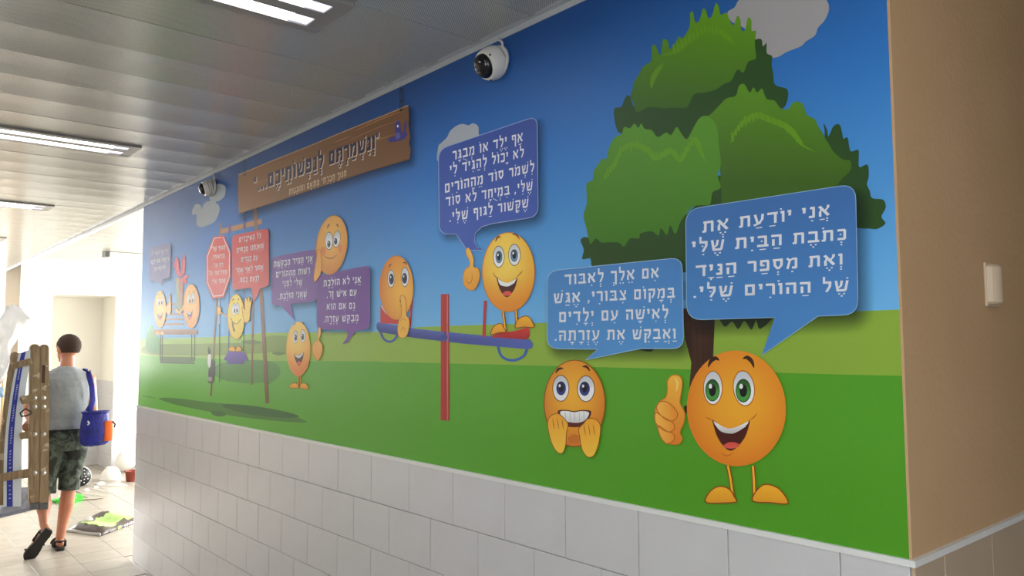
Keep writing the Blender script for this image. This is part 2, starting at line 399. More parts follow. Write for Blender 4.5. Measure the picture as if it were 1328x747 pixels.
# ================================================================== MURAL (flat print on the wall plane)
LAY = 0.00022
class Art:
    """flat printed shapes traced on the photograph and laid on the mural wall plane, in layers of print"""
    def __init__(s): s.v = []; s.f = []; s.c = []; s.n = 0
    def _add(s, pts, cols, faces, k):
        b = len(s.v); s.n = (s.n+1) % 9; k += s.n*.04     # neighbouring shapes of one layer never lie in one plane
        for p in pts:
            y, z = wall(*p); s.v.append((D-.0012-k*LAY, y, z))
        s.c += cols; s.f += [tuple(b+i for i in f) for f in faces]
    @staticmethod
    def rgba(c, a=1.): return (*lin(c[:3]), c[3] if len(c) > 3 else a)
    def poly(s, pts, col, k):
        """col: rgb or function(px, py) -> rgb"""
        tri = tessellate_polygon([[Vector((p[0], p[1], 0)) for p in pts]])
        cols = [s.rgba(col(*p) if callable(col) else col) for p in pts]
        s._add(pts, cols, tri, k); return s
    def disc(s, cx, cy, a, b, k, fn, rot=0, rings=1, n=36, shape=None):
        pts = [(0, 0)]; faces = []; cr, sr = math.cos(rot), math.sin(rot)
        for r in range(1, rings+1):
            for i in range(n):
                th = 2*PI*i/n; q = shape(th) if shape else 1
                pts.append((math.cos(th)*r/rings*q, math.sin(th)*r/rings*q))
        for i in range(n):
            faces.append((0, 1+i, 1+(i+1) % n))
            for r in range(1, rings):
                p0 = 1+(r-1)*n; p1 = 1+r*n; faces.append((p0+i, p1+i, p1+(i+1) % n, p0+(i+1) % n))
        px = [(cx+a*u*cr-b*v*sr, cy-a*u*sr-b*v*cr) for u, v in pts]
        cols = [s.rgba(fn(u, v) if callable(fn) else fn) for u, v in pts]
        s._add(px, cols, faces, k); return s
    def stroke(s, pts, w, col, k, smooth=0, taper=False):
        if smooth: pts = catmull(pts, smooth, closed=False)
        n = len(pts); L = []; R = []
        for i, p in enumerate(pts):
            a = pts[max(i-1, 0)]; b = pts[min(i+1, n-1)]; dx, dy = b[0]-a[0], b[1]-a[1]; q = math.hypot(dx, dy) or 1
            h = w/2*(math.sin(PI*(i+.35)/(n-1+.7)) if taper else 1)
            L.append((p[0]-dy/q*h, p[1]+dx/q*h)); R.append((p[0]+dy/q*h, p[1]-dx/q*h))
        faces = [(i, i+1, n+i+1, n+i) for i in range(n-1)]
        P = L+R; cols = [s.rgba(col(*p) if callable(col) else col) for p in P]
        s._add(P, cols, faces, k); return s
    def blob(s, pts, col, k, outline=None, ow=1., smooth=5):
        q = catmull(pts, smooth)
        if outline is not None: s.stroke(q+[q[0], q[1]], ow, outline, k+.4)
        return s.poly(q, col, k)
    def soft(s, pts, wd, alpha, k, col=(10, 20, 30)):
        """printed drop shadow: solid core, feathered edge"""
        q = resample(pts, 6); n = len(q); cx = sum(p[0] for p in q)/n; cy = sum(p[1] for p in q)/n
        ar = sum(q[i][0]*q[(i+1) % n][1]-q[(i+1) % n][0]*q[i][1] for i in range(n)); sg = 1 if ar > 0 else -1
        inn = []; out = []
        for i, p in enumerate(q):
            a, b = q[i-2], q[(i+2) % n]; dx, dy = b[0]-a[0], b[1]-a[1]; m = math.hypot(dx, dy) or 1
            nx, ny = dy/m*sg, -dx/m*sg; inn.append((p[0]-nx*wd*.6, p[1]-ny*wd*.6)); out.append((p[0]+nx*wd*.6, p[1]+ny*wd*.6))
        tri = tessellate_polygon([[Vector((p[0], p[1], 0)) for p in inn]])
        s._add(inn, [s.rgba(col, alpha)]*n, tri, k)
        s._add(inn+out, [s.rgba(col, alpha)]*n+[s.rgba(col, 0.)]*n, [(i, (i+1) % n, n+(i+1) % n, n+i) for i in range(n)], k)
        return s
    def build(s, name, parent=None, label=None, **k):
        me = bpy.data.meshes.new(name); me.from_pydata(s.v, [], s.f); me.update()
        ca = me.color_attributes.new('Ink', 'FLOAT_COLOR', 'POINT')
        ca.data.foreach_set('color', [x for c in s.c for x in c])
        # faces look towards the corridor
        bm = bmesh.new(); bm.from_mesh(me)
        for f in bm.faces:
            if f.normal.x > 0: f.normal_flip()
        bm.to_mesh(me); bm.free()
        o = link(name, me, M_PRINT); 
        if parent is not None: o.parent = parent
        return tag(o, label=label, **k)
def catmull(p, n=5, closed=True):
    out = []; m = len(p)
    for i in range(m if closed else m-1):
        if closed: a, b, c, d = p[i-1], p[i], p[(i+1) % m], p[(i+2) % m]
        else: a, b, c, d = p[max(i-1, 0)], p[i], p[i+1], p[min(i+2, m-1)]
        for j in range(n):
            t = j/n
            out.append(tuple(.5*(2*b[q]+(c[q]-a[q])*t+(2*a[q]-5*b[q]+4*c[q]-d[q])*t*t+(3*b[q]-a[q]-3*c[q]+d[q])*t**3) for q in (0, 1)))
    if not closed: out.append(tuple(p[-1]))
    return out
def resample(p, step):
    out = []; m = len(p)
    for i in range(m):
        a, b = p[i], p[(i+1) % m]; L = math.hypot(b[0]-a[0], b[1]-a[1]); n = max(1, round(L/step))
        for j in range(n): out.append((a[0]+(b[0]-a[0])*j/n, a[1]+(b[1]-a[1])*j/n))
    return out
def mixc(a, b, t): t = max(0, min(1, t)); return tuple(a[i]+(b[i]-a[i])*t for i in range(3))
def ramp(stops, t):
    for (t0, c0), (t1, c1) in zip(stops, stops[1:]):
        if t <= t1: return mixc(c0, c1, (t-t0)/(t1-t0))
    return stops[-1][1]

# --- printed sheet: sky, far meadow, near lawn (columns follow the wall, so the gradient is smooth)
def edge(tab, x):
    for (a, b), (c, d) in zip(tab, tab[1:]):
        if x <= c: return b+(d-b)*(x-a)/(c-a)
    return tab[-1][1]
HOR = [(180, 440), (280, 437), (345, 431.5), (493, 430.5), (543, 424), (710, 418.5), (1000, 408), (1175, 401)]
MID = [(180, 461), (343, 468), (470, 468.5), (690, 474), (892, 479), (1061, 485), (1175, 487.5)]
def top_px(x): return 264.7-.4747*(x-187)
SKY = [(0, (20, 70, 136)), (.45, (46, 120, 198)), (1, (112, 186, 240))]
def sky_col(px, py):
    z = wall(px, py)[1]; return ramp(SKY, (2.78-z)/(2.78-1.72))
mural = Art()
xs = [180+i*(1182-180)/60 for i in range(61)]
def colpt(x, z):     # pixel column is followed on the wall: point (y of that column, z)
    return x, z
v = []; cidx = 0
ym = [YL-(YL-YR)*i/70 for i in range(71)]
def px_of(y, z):
    d = Vector((D, y, z-CAMZ)); q = d.dot(fw); return 664+FPX*d.dot(rt)/q, 373.5-FPX*d.dot(up)/q
def z_at(tab, y):
    lo, hi = ZT, ZC
    for _ in range(24):
        m = (lo+hi)/2; p = px_of(y, m)
        if p[1] > edge(tab, p[0]): lo = m
        else: hi = m
    return (lo+hi)/2
def band(z0f, z1f, n, colf):
    P = []; cols = []; F = []
    for i, y in enumerate(ym):
        a, b = z0f(y), z1f(y)
        for j in range(n+1):
            z = a+(b-a)*j/n; P.append((D-.0012, y, z)); cols.append((*lin(colf(i/70, j/n, z)), 1))
    base = len(mural.v)
    for i in range(70):
        for j in range(n): F.append(tuple(base+q for q in (i*(n+1)+j, (i+1)*(n+1)+j, (i+1)*(n+1)+j+1, i*(n+1)+j+1)))
    mural.v += P; mural.c += cols; mural.f += F
zh = [z_at(HOR, y) for y in ym]; zm = [z_at(MID, y) for y in ym]
ih = lambda y: zh[ym.index(y)]; im = lambda y: zm[ym.index(y)]
band(lambda y: ZT-.001, im, 3, lambda u, t, z: mixc((112, 196, 62), (80, 156, 28), u) if t < .5 else mixc((120, 198, 78), (84, 160, 34), u))
band(im, ih, 2, lambda u, t, z: mixc((166, 208, 90), (142, 176, 60), u))
band(ih, lambda y: ZC-.02, 12, lambda u, t, z: ramp(SKY, (2.78-z)/(2.78-1.72)))
MURAL = mural.build('mural', label='long printed cartoon playground mural with smiley faces above the white tiles', cat='mural')

# --- meadow patches and printed ground shadows
a = Art()
for pts, c in (
    ([(184, 452), (200, 447), (260, 446), (360, 444), (372, 450), (360, 456), (300, 460), (230, 461), (190, 459)], (128, 160, 62)),
    ([(345, 437), (372, 436), (385, 445), (372, 456), (345, 455)], (128, 160, 62)),
    ([(278, 478), (290, 470), (330, 467), (356, 470), (364, 482), (356, 493), (330, 497), (295, 494), (280, 487)], (88, 150, 66)),
    ([(345, 470), (356, 474), (362, 484), (354, 495), (345, 497)], (84, 145, 62)),
    ([(345, 500), (346, 500), (346, 501)], (84, 145, 62)),
    ([(206, 516.5), (230, 516.5), (270, 521.5), (320, 526), (360, 532), (396, 545.5), (390, 548), (350, 545), (300, 539), (260, 531.5), (225, 524)], (74, 134, 50)),
    ([(274, 534), (282, 532.5), (292, 535), (292, 539), (283, 540), (276, 537.5)], (60, 116, 44)),
): a.blob(pts, c, 1)
for pts, c in (([(288, 525.5), (310, 524.5), (345, 529), (375, 535), (388, 540), (372, 542), (335, 539), (305, 533)], (52, 108, 46)),
               ([(313, 443), (328, 441), (340, 444), (328, 447)], (104, 136, 60)), ([(353, 458), (362, 456), (372, 458), (362, 461)], (104, 136, 60))):
    a.blob(pts, c, 1.6)
a.build('ground_shading', MURAL)
a = Art()
for i in range(14):
    x = 185.5+i*1.15; a.stroke([(x, 513.2+.22*i), (x+.75, 513.4+.22*i)], 1.1, (66, 120, 40), 1.6)
a.build('small_print', MURAL, label='tiny dark green line of print at the lower left')

# --- clouds
def cloud(pts, col=(176, 180, 184)):
    Art().blob(pts, col, 2, smooth=4).build('cloud', MURAL)
def Z(ox, oy, s, pts): return [(ox+x/s, oy+y/s) for x, y in pts]
cloud(Z(240, 220, 8.3, [(120, 370), (170, 385), (185, 430), (195, 385), (235, 345), (270, 335), (265, 290), (310, 180), (370, 155), (430, 175), (440, 215), (425, 290), (370, 335), (330, 350), (365, 385), (375, 430), (355, 500), (320, 560), (255, 595), (170, 620), (130, 590), (125, 490), (85, 485), (78, 450), (95, 405)]), (168, 178, 186))
cloud(Z(540, 130, 3.735, [(108, 300), (108, 225), (125, 205), (150, 180), (165, 150), (195, 125), (225, 115), (255, 122), (275, 112), (300, 125), (303, 155), (300, 210), (200, 260)]), (170, 176, 184))
cloud(Z(740, 0, 2.49, [(508, 40), (530, 25), (545, 0), (575, -18), (700, -25), (800, -15), (830, 5), (835, 35), (820, 68), (800, 90), (790, 115), (760, 135), (745, 150), (700, 168), (665, 186), (630, 180), (600, 130), (560, 90), (520, 70)]), (168, 164, 164))

# --- tree
def jag(pts, n=2, amp=3.2, seed=1):
    """small leafy bumps along an outline"""
    rnd = random.Random(seed); out = []; m = len(pts)
    for i in range(m):
        a_, b_ = pts[i], pts[(i+1) % m]; L = math.hypot(b_[0]-a_[0], b_[1]-a_[1]); dx, dy = (b_[0]-a_[0])/(L or 1), (b_[1]-a_[1])/(L or 1)
        out.append(a_); cnt = max(0, int(L/9))
        for j in range(1, cnt):
            t = j/cnt; s_ = rnd.uniform(-1, 1)*amp; out.append((a_[0]+(b_[0]-a_[0])*t-dy*s_, a_[1]+(b_[1]-a_[1])*t+dx*s_))
    return out
S1 = lambda p: Z(740, 0, 2.49, p)
S2 = lambda p: Z(740, 150, 3.736, p)
tree = Art()
def trunk_col(px, py): return mixc((74, 42, 26), (58, 32, 20), (px-888)/38)
tree.poly([(886, 400), (928, 400), (927, 425), (925, 470), (905, 500), (903, 520), (893, 520), (897, 470), (889, 440)], trunk_col, 2)
for dx in (6, 14, 22, 30): tree.stroke([(888+dx, 402), (890+dx, 430), (893+dx*.9, 470)], .9, (48, 26, 16), 2.6, smooth=3)
tree.blob([(905, 528), (889, 526), (889, 534), (893, 537), (905, 540)], (52, 30, 20), 2)
TREE = tree.build('tree', MURAL, label='green leafy cartoon tree with a brown trunk')
a = Art()
DK = (40, 76, 28)
a.blob(jag(S1([(143, 350), (165, 345), (178, 315), (192, 310), (205, 345), (300, 340), (500, 200), (600, 128), (618, 128), (622, 150), (634, 140), (635, 172), (652, 182), (656, 240), (662, 275), (700, 288), (702, 320), (690, 348), (640, 360), (560, 360), (480, 400), (440, 430), (380, 460), (285, 450), (200, 440), (160, 430), (148, 410)]), seed=2, amp=1.5), DK, 3, smooth=4)
a.blob(jag(S1([(818, 398), (830, 420), (834, 440), (850, 408), (868, 402), (882, 448), (896, 445), (905, 488), (930, 484), (934, 540), (960, 532), (964, 570), (958, 595), (975, 640), (1010, 645), (1019, 670), (1005, 700), (1018, 722), (990, 740), (940, 738), (900, 730), (700, 760), (600, 750), (700, 560), (820, 470)]), seed=3, amp=1.5), DK, 3, smooth=4)
a.blob(jag(S2([(50, 605), (68, 588), (92, 590), (100, 560), (300, 540), (560, 480), (650, 400), (720, 290), (735, 300), (745, 330), (800, 340), (900, 330), (1000, 330), (1000, 600), (800, 760), (540, 760), (300, 745), (105, 728), (97, 692), (58, 695), (66, 650)]), seed=4, amp=1.2), DK, 3, smooth=4)
a.blob([(930, 408), (1000, 408), (986, 427), (981, 415), (975, 428), (966, 416), (958, 427), (950, 417), (941, 424), (934, 415)], (48, 66, 24), 3, smooth=3)
a.blob([(827, 452), (840, 452), (848, 452), (845, 456), (835, 455)], DK, 3, smooth=3)
a.build('dark_foliage', TREE)
g = lambda c0, c1, y0, y1: (lambda px, py: mixc(c0, c1, (py-y0)/(y1-y0)))
a = Art()
a.blob(jag(S1([(195, 312), (208, 262), (236, 215), (262, 196), (264, 152), (276, 146), (290, 180), (300, 128), (315, 132), (322, 160), (352, 118), (362, 125), (384, 92), (388, 42), (397, 40), (404, 72), (418, 66), (428, 30), (438, 34), (446, 58), (458, 52), (470, 12), (480, 22), (486, 48), (505, 42), (516, 68), (528, 82), (540, 52), (550, 66), (553, 98), (566, 96), (574, 58), (585, 66), (586, 100), (600, 100), (598, 160), (600, 190), (575, 200), (560, 235), (540, 225), (520, 262), (500, 270), (470, 290), (430, 300), (400, 305), (380, 345), (300, 350), (250, 348), (215, 362)]), seed=5, amp=1.0), g((104, 160, 20), (62, 104, 26), 10, 140), 5, smooth=3)
a.build('top_foliage', TREE)
a = Art()
a.blob(jag(S1([(395, 445), (400, 410), (425, 378), (450, 372), (478, 345), (505, 318), (535, 310), (545, 278), (562, 272), (580, 300), (592, 282), (604, 300), (620, 286), (634, 320), (660, 325), (680, 350), (705, 352), (722, 330), (750, 335), (765, 372), (790, 385), (815, 430), (850, 490), (880, 515), (905, 520), (906, 550), (880, 575), (860, 600), (700, 660), (490, 660), (480, 500)]), seed=6, amp=1.0), g((96, 152, 28), (62, 100, 20), 105, 235), 5, smooth=3)
a.build('right_foliage', TREE)
a = Art()
a.blob(jag(S2([(250, 90), (262, 55), (290, 62), (312, 38), (330, 60), (345, 38), (362, 65), (395, 70), (425, 105), (465, 82), (490, 95), (515, 55), (535, 80), (565, 115), (595, 65), (625, 15), (655, 2), (690, 20), (712, 60), (722, 150), (730, 240), (715, 290), (730, 350), (690, 372), (680, 430), (600, 440), (560, 480), (535, 515), (510, 575), (485, 530), (470, 580), (440, 545), (430, 582), (395, 560), (340, 572), (335, 595), (290, 595), (262, 635), (235, 615), (170, 615), (150, 615), (125, 595), (100, 622), (80, 550), (65, 485), (80, 430), (80, 330), (110, 310), (115, 270), (155, 210), (175, 210), (200, 130), (222, 100)]), seed=7, amp=.8), g((92, 152, 40), (66, 122, 26), 155, 320), 6, smooth=3)
a.build('left_foliage', TREE)
a = Art()
def hl(pts, wd, c=(124, 168, 22), k=7.2): a.stroke(jag(pts, amp=2.2, seed=len(pts))[:-1] if False else pts, wd, c, k, smooth=4, taper=True)
hl(S2([(155, 325), (185, 270), (215, 240), (250, 165), (300, 140), (345, 150), (380, 170), (410, 205), (450, 190), (490, 170), (535, 215), (575, 150), (610, 110), (640, 170), (657, 240)]), 7, (98, 160, 30))
hl(S1([(517, 465), (535, 425), (560, 395), (600, 372), (640, 385), (690, 405), (720, 425), (745, 465), (790, 490)]), 8, (104, 150, 16))
hl(S1([(295, 180), (345, 165), (380, 130), (430, 100), (470, 98), (520, 130), (530, 150)]), 12, (96, 148, 14))
hl(S1([(262, 285), (272, 245), (302, 205)]), 7, (98, 150, 16))
rnd = random.Random(3)
for base in (S2([(165, 300), (215, 240), (250, 165), (320, 140), (380, 170), (410, 200), (490, 170), (535, 215), (600, 115), (645, 190)]), S1([(520, 450), (560, 395), (610, 372), (690, 405), (720, 430), (750, 465)]), S1([(330, 165), (380, 130), (430, 95), (480, 100), (520, 130)])):
    for (x0_, y0_), (x1_, y1_) in zip(base, base[1:]):
        for j in range(4):
            t_ = (j+.5)/4; x = x0_+(x1_-x0_)*t_; y = y0_+(y1_-y0_)*t_; h_ = rnd.uniform(4, 8)
            a.stroke([(x-1, y-h_), (x, y), (x+1, y+h_*.9)], 3.4, (102, 156, 22), 7.8+(j % 2)*.4, smooth=3, taper=True)
a.build('highlights', TREE)

# --- Hebrew lettering: own letter shapes, thick horizontals, thinner uprights
HB, VB = .21, .17
GL = {
 'א': (.78, [((.08, .95), (.68, .05), .2), ((.66, 1), (.63, .74), .17), ((.63, .76), (.45, .5), .13), ((.24, .7), (.13, .42), .13), ((.13, .45), (.14, 0), .17)]),
 'ב': (.74, [((.06, .9), (.62, .9), HB), ((.56, .95), (.56, .1), VB), ((.02, .1), (.74, .1), HB)]),
 'ג': (.5, [((.08, .9), (.38, .9), HB), ((.34, .95), (.38, .3), VB), ((.38, .35), (.42, 0), VB), ((.36, .36), (.08, .04), .15)]),
 'ד': (.7, [((.02, .9), (.7, .9), HB), ((.54, .9), (.54, 0), VB)]),
 'ה': (.72, [((.02, .9), (.67, .9), HB), ((.59, .9), (.59, 0), VB), ((.15, .6), (.15, 0), VB)]),
 'ו': (.3, [((.02, .9), (.27, .9), HB), ((.19, .9), (.19, 0), VB)]),
 'ז': (.38, [((.02, .9), (.36, .9), HB), ((.2, .9), (.2, 0), VB)]),
 'ח': (.72, [((.05, .9), (.67, .9), HB), ((.59, .9), (.59, 0), VB), ((.15, .9), (.15, 0), VB)]),
 'ט': (.74, [((.14, .98), (.14, .1), VB), ((.06, .1), (.66, .1), HB), ((.6, .1), (.6, .9), VB), ((.68, .9), (.38, .9), .15)]),
 'י': (.28, [((.02, .9), (.25, .9), HB), ((.18, .95), (.15, .5), VB)]),
 'כ': (.62, [((.06, .9), (.54, .9), HB), ((.52, .92), (.52, .08), VB), ((.06, .1), (.54, .1), HB)]),
 'ך': (.6, [((.02, .9), (.56, .9), HB), ((.5, .95), (.5, -.36), VB)]),
 'ל': (.6, [((.12, 1.38), (.12, .82), .14), ((.06, .86), (.56, .86), HB), ((.5, .9), (.48, .5), VB), ((.5, .54), (.26, 0), .16)]),
 'מ': (.76, [((.05, .98), (.24, .72), .15), ((.22, .76), (.08, 0), .15), ((.22, .78), (.46, .92), .15), ((.4, .9), (.68, .9), .18), ((.62, .92), (.62, .08), VB), ((.66, .1), (.36, .1), HB)]),
 'ם': (.72, [((.06, .9), (.66, .9), HB), ((.58, .9), (.58, .1), VB), ((.14, .9), (.14, .1), VB), ((.06, .1), (.66, .1), HB)]),
 'נ': (.46, [((.1, .9), (.38, .9), HB), ((.33, .95), (.33, .1), VB), ((.41, .1), (.02, .1), HB)]),
 'ן': (.3, [((.02, .9), (.27, .9), HB), ((.19, .9), (.19, -.36), VB)]),
 'ס': (.72, [((.02, .9), (.66, .9), HB), ((.14, .9), (.16, .35), VB), ((.16, .4), (.36, .08), .17), ((.36, .08), (.57, .4), .17), ((.57, .35), (.58, .9), VB)]),
 'ע': (.72, [((.6, .98), (.56, .45), VB), ((.56, .5), (.34, .1), .15), ((.46, .22), (.02, 0), .17), ((.1, .98), (.28, .14), .16)]),
 'פ': (.68, [((.06, .9), (.6, .9), HB), ((.56, .9), (.56, .1), VB), ((.62, .1), (.04, .1), HB), ((.13, .9), (.13, .52), .15), ((.08, .52), (.34, .52), .15)]),
 'ף': (.64, [((.04, .9), (.6, .9), HB), ((.54, .9), (.54, -.36), VB), ((.13, .9), (.13, .52), .15), ((.08, .52), (.34, .52), .15)]),
 'צ': (.7, [((.1, .98), (.58, .12), .17), ((.58, .98), (.56, .65), .16), ((.56, .68), (.38, .48), .13), ((.64, .1), (.04, .1), HB)]),
 'ץ': (.66, [((.1, .98), (.4, .45), .17), ((.58, .98), (.54, .65), .16), ((.54, .68), (.38, .48), .13), ((.36, .6), (.36, -.36), VB)]),
 'ק': (.7, [((.02, .9), (.66, .9), HB), ((.59, .9), (.57, .45), VB), ((.58, .5), (.38, .08), .15), ((.16, .62), (.16, -.36), VB)]),
 'ר': (.6, [((.02, .9), (.54, .9), HB), ((.5, .92), (.5, 0), VB)]),
 'ש': (.9, [((.1, .98), (.2, .1), .16), ((.14, .1), (.7, .1), HB), ((.8, .98), (.68, .1), .16), ((.46, .98), (.4, .5), .15), ((.42, .52), (.2, .3), .13)]),
 'ת': (.78, [((.06, .9), (.7, .9), HB), ((.64, .9), (.64, 0), VB), ((.2, .9), (.18, .08), VB), ((.24, .08), (0, .08), .18)]),
 '.': (.24, [((.05, .08), (.21, .08), .17)]), ',': (.24, [((.12, .16), (.12, 0), .16), ((.12, .02), (.06, -.18), .1)]),
 '-': (.4, [((.04, .8), (.36, .8), .13)]), '"': (.34, [((.08, 1.12), (.05, .78), .1), ((.26, 1.12), (.23, .78), .1)]),
}
DS = .12
def dot(x, y): return ((x-DS/2, y), (x+DS/2, y), DS)
NQ = {
 '\u05b7': lambda w: [((w/2-.2, -.24), (w/2+.2, -.24), .09)],
 '\u05b8': lambda w: [((w/2-.2, -.2), (w/2+.2, -.2), .09), ((w/2, -.2), (w/2, -.42), .1)],
 '\u05b4': lambda w: [dot(w/2, -.26)],
 '\u05b5': lambda w: [dot(w/2-.14, -.26), dot(w/2+.14, -.26)],
 '\u05b6': lambda w: [dot(w/2-.15, -.22), dot(w/2+.15, -.22), dot(w/2, -.42)],
 '\u05b0': lambda w: [dot(w/2, -.2), dot(w/2, -.42)],
 '\u05bb': lambda w: [dot(w/2-.2, -.18), dot(w/2, -.3), dot(w/2+.2, -.42)],
 '\u05b2': lambda w: [((w/2-.28, -.26), (w/2+.04, -.26), .09), dot(w/2+.2, -.2), dot(w/2+.2, -.42)],
 '\u05b1': lambda w: [dot(w/2-.28, -.22), dot(w/2-.02, -.22), dot(w/2-.15, -.42), dot(w/2+.22, -.2), dot(w/2+.22, -.42)],
 '\u05b9': lambda w: [dot(w*.12, 1.2)], '\u05bc': lambda w: [dot(w*.42, .5)],
 '\u05c1': lambda w: [dot(w-.1, 1.2)], '\u05c2': lambda w: [dot(.1, 1.2)],
}
def write(art, text, xl, yl, xr, yr, h, col, k, dx=0, dy=0, fat=0, gap=.16, space=.5):
    """one right-to-left line between two baseline points"""
    cl = []
    for ch in text:
        if ch in NQ: cl[-1][1].append(ch)
        else: cl.append([ch, []])
    tot = sum((space if c == ' ' else GL[c][0]+gap) for c, _ in cl)-gap
    sx = 1/tot; x = tot
    quads = []
    for c, marks in cl:
        if c == ' ': x -= space; continue
        wd = GL[c][0]; x -= wd
        st = list(GL[c][1])
        for m_ in marks: st += NQ[m_](.38 if c == 'ו' else wd)
        for (ax, ay), (bx, by), th in st:
            th += fat; L = math.hypot(bx-ax, by-ay) or 1; nx, ny = -(by-ay)/L*th/2, (bx-ax)/L*th/2; ex, ey = (bx-ax)/L*fat/2, (by-ay)/L*fat/2
            quads.append([(x+px_, py_) for px_, py_ in ((ax+nx-ex, ay+ny-ey), (ax-nx-ex, ay-ny-ey), (bx-nx+ex, by-ny+ey), (bx+nx+ex, by+ny+ey))])
        x -= gap
    for q in quads:
        P = [(xl+(xr-xl)*u*sx+dx, yl+(yr-yl)*u*sx-v*h+dy) for u, v in q]
        art._add(P, [art.rgba(col)]*4, [(0, 1, 2, 3)], k)

def rounded(corners, r, n=5):
    """corners: list of (x, y) rounded, or (x, y, 0) kept sharp"""
    out = []; m = len(corners)
    for i, c in enumerate(corners):
        if len(c) > 2: 
            if c[2] == 0: out.append(c[:2]); continue
            rr = c[2]
        else: rr = r
        a_, b_ = corners[i-1], corners[(i+1) % m]
        def toward(q):
            d = math.hypot(q[0]-c[0], q[1]-c[1]); t = min(rr, d/2)/d; return (c[0]+(q[0]-c[0])*t, c[1]+(q[1]-c[1])*t)
        p, q = toward(a_), toward(b_)
        for j in range(n+1):
            t = j/n; out.append(tuple((1-t)**2*p[s]+2*t*(1-t)*c[s]+t*t*q[s] for s in (0, 1)))
    return out
def bubble(label, corners, r, col, lines, h, rim, sh=(6, 7, 7, .5), k=9, name='speech_bubble', ink=(228, 230, 236)):
    P = rounded(corners, r)
    a = Art(); xs_ = [p[0] for p in P]
    a.poly(P, col, k+1); a.stroke(P+[P[0]], .9 if r > 6 else .7, rim, k+1.5)
    o = a.build(name, MURAL, label=label)
    PS = rounded([c for c in corners if len(c) == 2], r)      # the tail is left out of the feathered shadow
    Art().soft([(x+sh[0], y+sh[1]) for x, y in PS], sh[2]*2, sh[3], k).build('drop_shadow', o)
    t = Art()
    for ln in lines: write(t, ln[0], *ln[1:5], ln[5] if len(ln) > 5 else h, ink, k+2.2)
    t.build('lettering', o, label='white pointed Hebrew lettering', kind='stuff')
    return o
grad = lambda c0, c1, y0, y1: (lambda px, py: mixc(c0, c1, (py-y0)/(y1-y0)))
bubble('large light blue speech bubble in front of the tree crown',
       [(890, 272), (1110.4, 238.5), (1114, 408), (1062, 410, 0), (989, 460.5, 0), (1006, 411.8, 0), (891.8, 415)], 20,
       grad((62, 112, 176), (74, 138, 204), 250, 420),
       [('אֲנִי יוֹדַעַת אֶת', 912, 302, 1077.5, 279.6), ('כְּתֹבֶת הַבַּיִת שֶׁלִּי', 898, 327.9, 1098.5, 310.9),
        ('וְאֶת מִסְפַּר הַנַּיָּד', 903, 359, 1094, 343), ('שֶׁל הַהוֹרִים שֶׁלִּי.', 899.4, 386.4, 1102, 377.5)], 14.2, (150, 185, 215), (9, 12, 11, .6))
bubble('light blue speech bubble above the frightened face',
       [(710.6, 351.5), (885.7, 334), (887.6, 452), (832, 452, 0), (760.5, 466.8, 0), (776, 453, 0), (710.6, 452)], 15,
       grad((74, 134, 200), (84, 152, 216), 340, 452),
       [('אִם אֵלֵךְ לְאִבּוּד', 733, 369.5, 855.7, 360), ('בְּמָקוֹם צִבּוּרִי, אֶגַּשׁ', 719, 393.5, 876.4, 386),
        ('לְאִישָׁה עִם יְלָדִים', 725.6, 417.9, 868, 412.6), ('וַאֲבַקֵּשׁ אֶת עֶזְרָתָהּ.', 720, 441.9, 877.5, 439.2)], 13, (160, 195, 225), (6, 8, 9, .6))
bubble('tall royal blue speech bubble over the cloud beside the wooden sign',
       [(569.5, 194), (697.5, 150.5), (699, 281), (640, 290, 0), (626, 294, 0), (617, 303, 0), (616.5, 314, 0), (620, 321, 0), (628, 324.5, 0), (607, 325, 0), (592.7, 303.5, 0), (570.8, 303.5)], 13,
       grad((56, 82, 160), (66, 96, 182), 160, 300),
       [('אַף יֶלֶד אוֹ מְבֻגָּר', 587.7, 208.2, 679.2, 183.5), ('לֹא יָכוֹל לְהַגִּיד לִי', 584.2, 226.9, 680.6, 203.6),
        ('לִשְׁמֹר סוֹד מֵהַהוֹרִים', 577.5, 250.5, 694, 222.4), ('שֶׁלִּי, בִּמְיֻחָד לֹא סוֹד', 578.8, 267.9, 692, 246.5), ('שֶׁקָּשׁוּר לַגּוּף שֶׁלִּי.', 583.4, 288, 686.7, 268.7)], 11.5, (150, 170, 215), (5, 7, 8, .55))
bubble('purple speech bubble on the right of the pair, below the blushing face',
       [(412, 357.5), (480.5, 344.5), (480.5, 425.5), (462, 429, 0), (457, 436, 0), (451, 444, 0), (445.4, 445.8, 0), (450, 440, 0), (452, 434, 0), (449.4, 427, 0), (412, 426.5)], 7,
       grad((104, 58, 152), (116, 62, 160), 345, 430),
       [('אֲנִי לֹא הוֹלֶכֶת', 420.3, 371.8, 469, 366.6), ('עִם אִישׁ זָר,', 424.7, 385.9, 463.5, 383.3),
        ('גַּם אִם הוּא', 424.3, 402, 461.5, 400.4), ('מְבַקֵּשׁ עֶזְרָה.', 420.3, 418.4, 466, 416)], 8, (128, 84, 170), (3, 4, 5, .5), k=8.6)
bubble('purple speech bubble on the left of the pair, over the face with two feet',
       [(353, 334), (411, 323), (411, 390.5), (377.5, 394, 0), (382.8, 415.5, 0), (365, 396, 0), (353, 396)], 6,
       grad((108, 66, 156), (118, 72, 164), 325, 400),
       [('אֲנִי תָּמִיד מְבַקֶּשֶׁת', 355.7, 346.7, 406.3, 339.1), ('רְשׁוּת מֵהַהוֹרִים', 358.5, 360.2, 402.7, 354.6),
        ('שֶׁלִּי לִפְנֵי', 367, 371.8, 392.8, 369.8), ('שֶׁאֲנִי הוֹלֶכֶת.', 361.7, 388.7, 398.6, 384.7)], 7.4, (130, 90, 175), (3, 4, 5, .45), k=6.5)
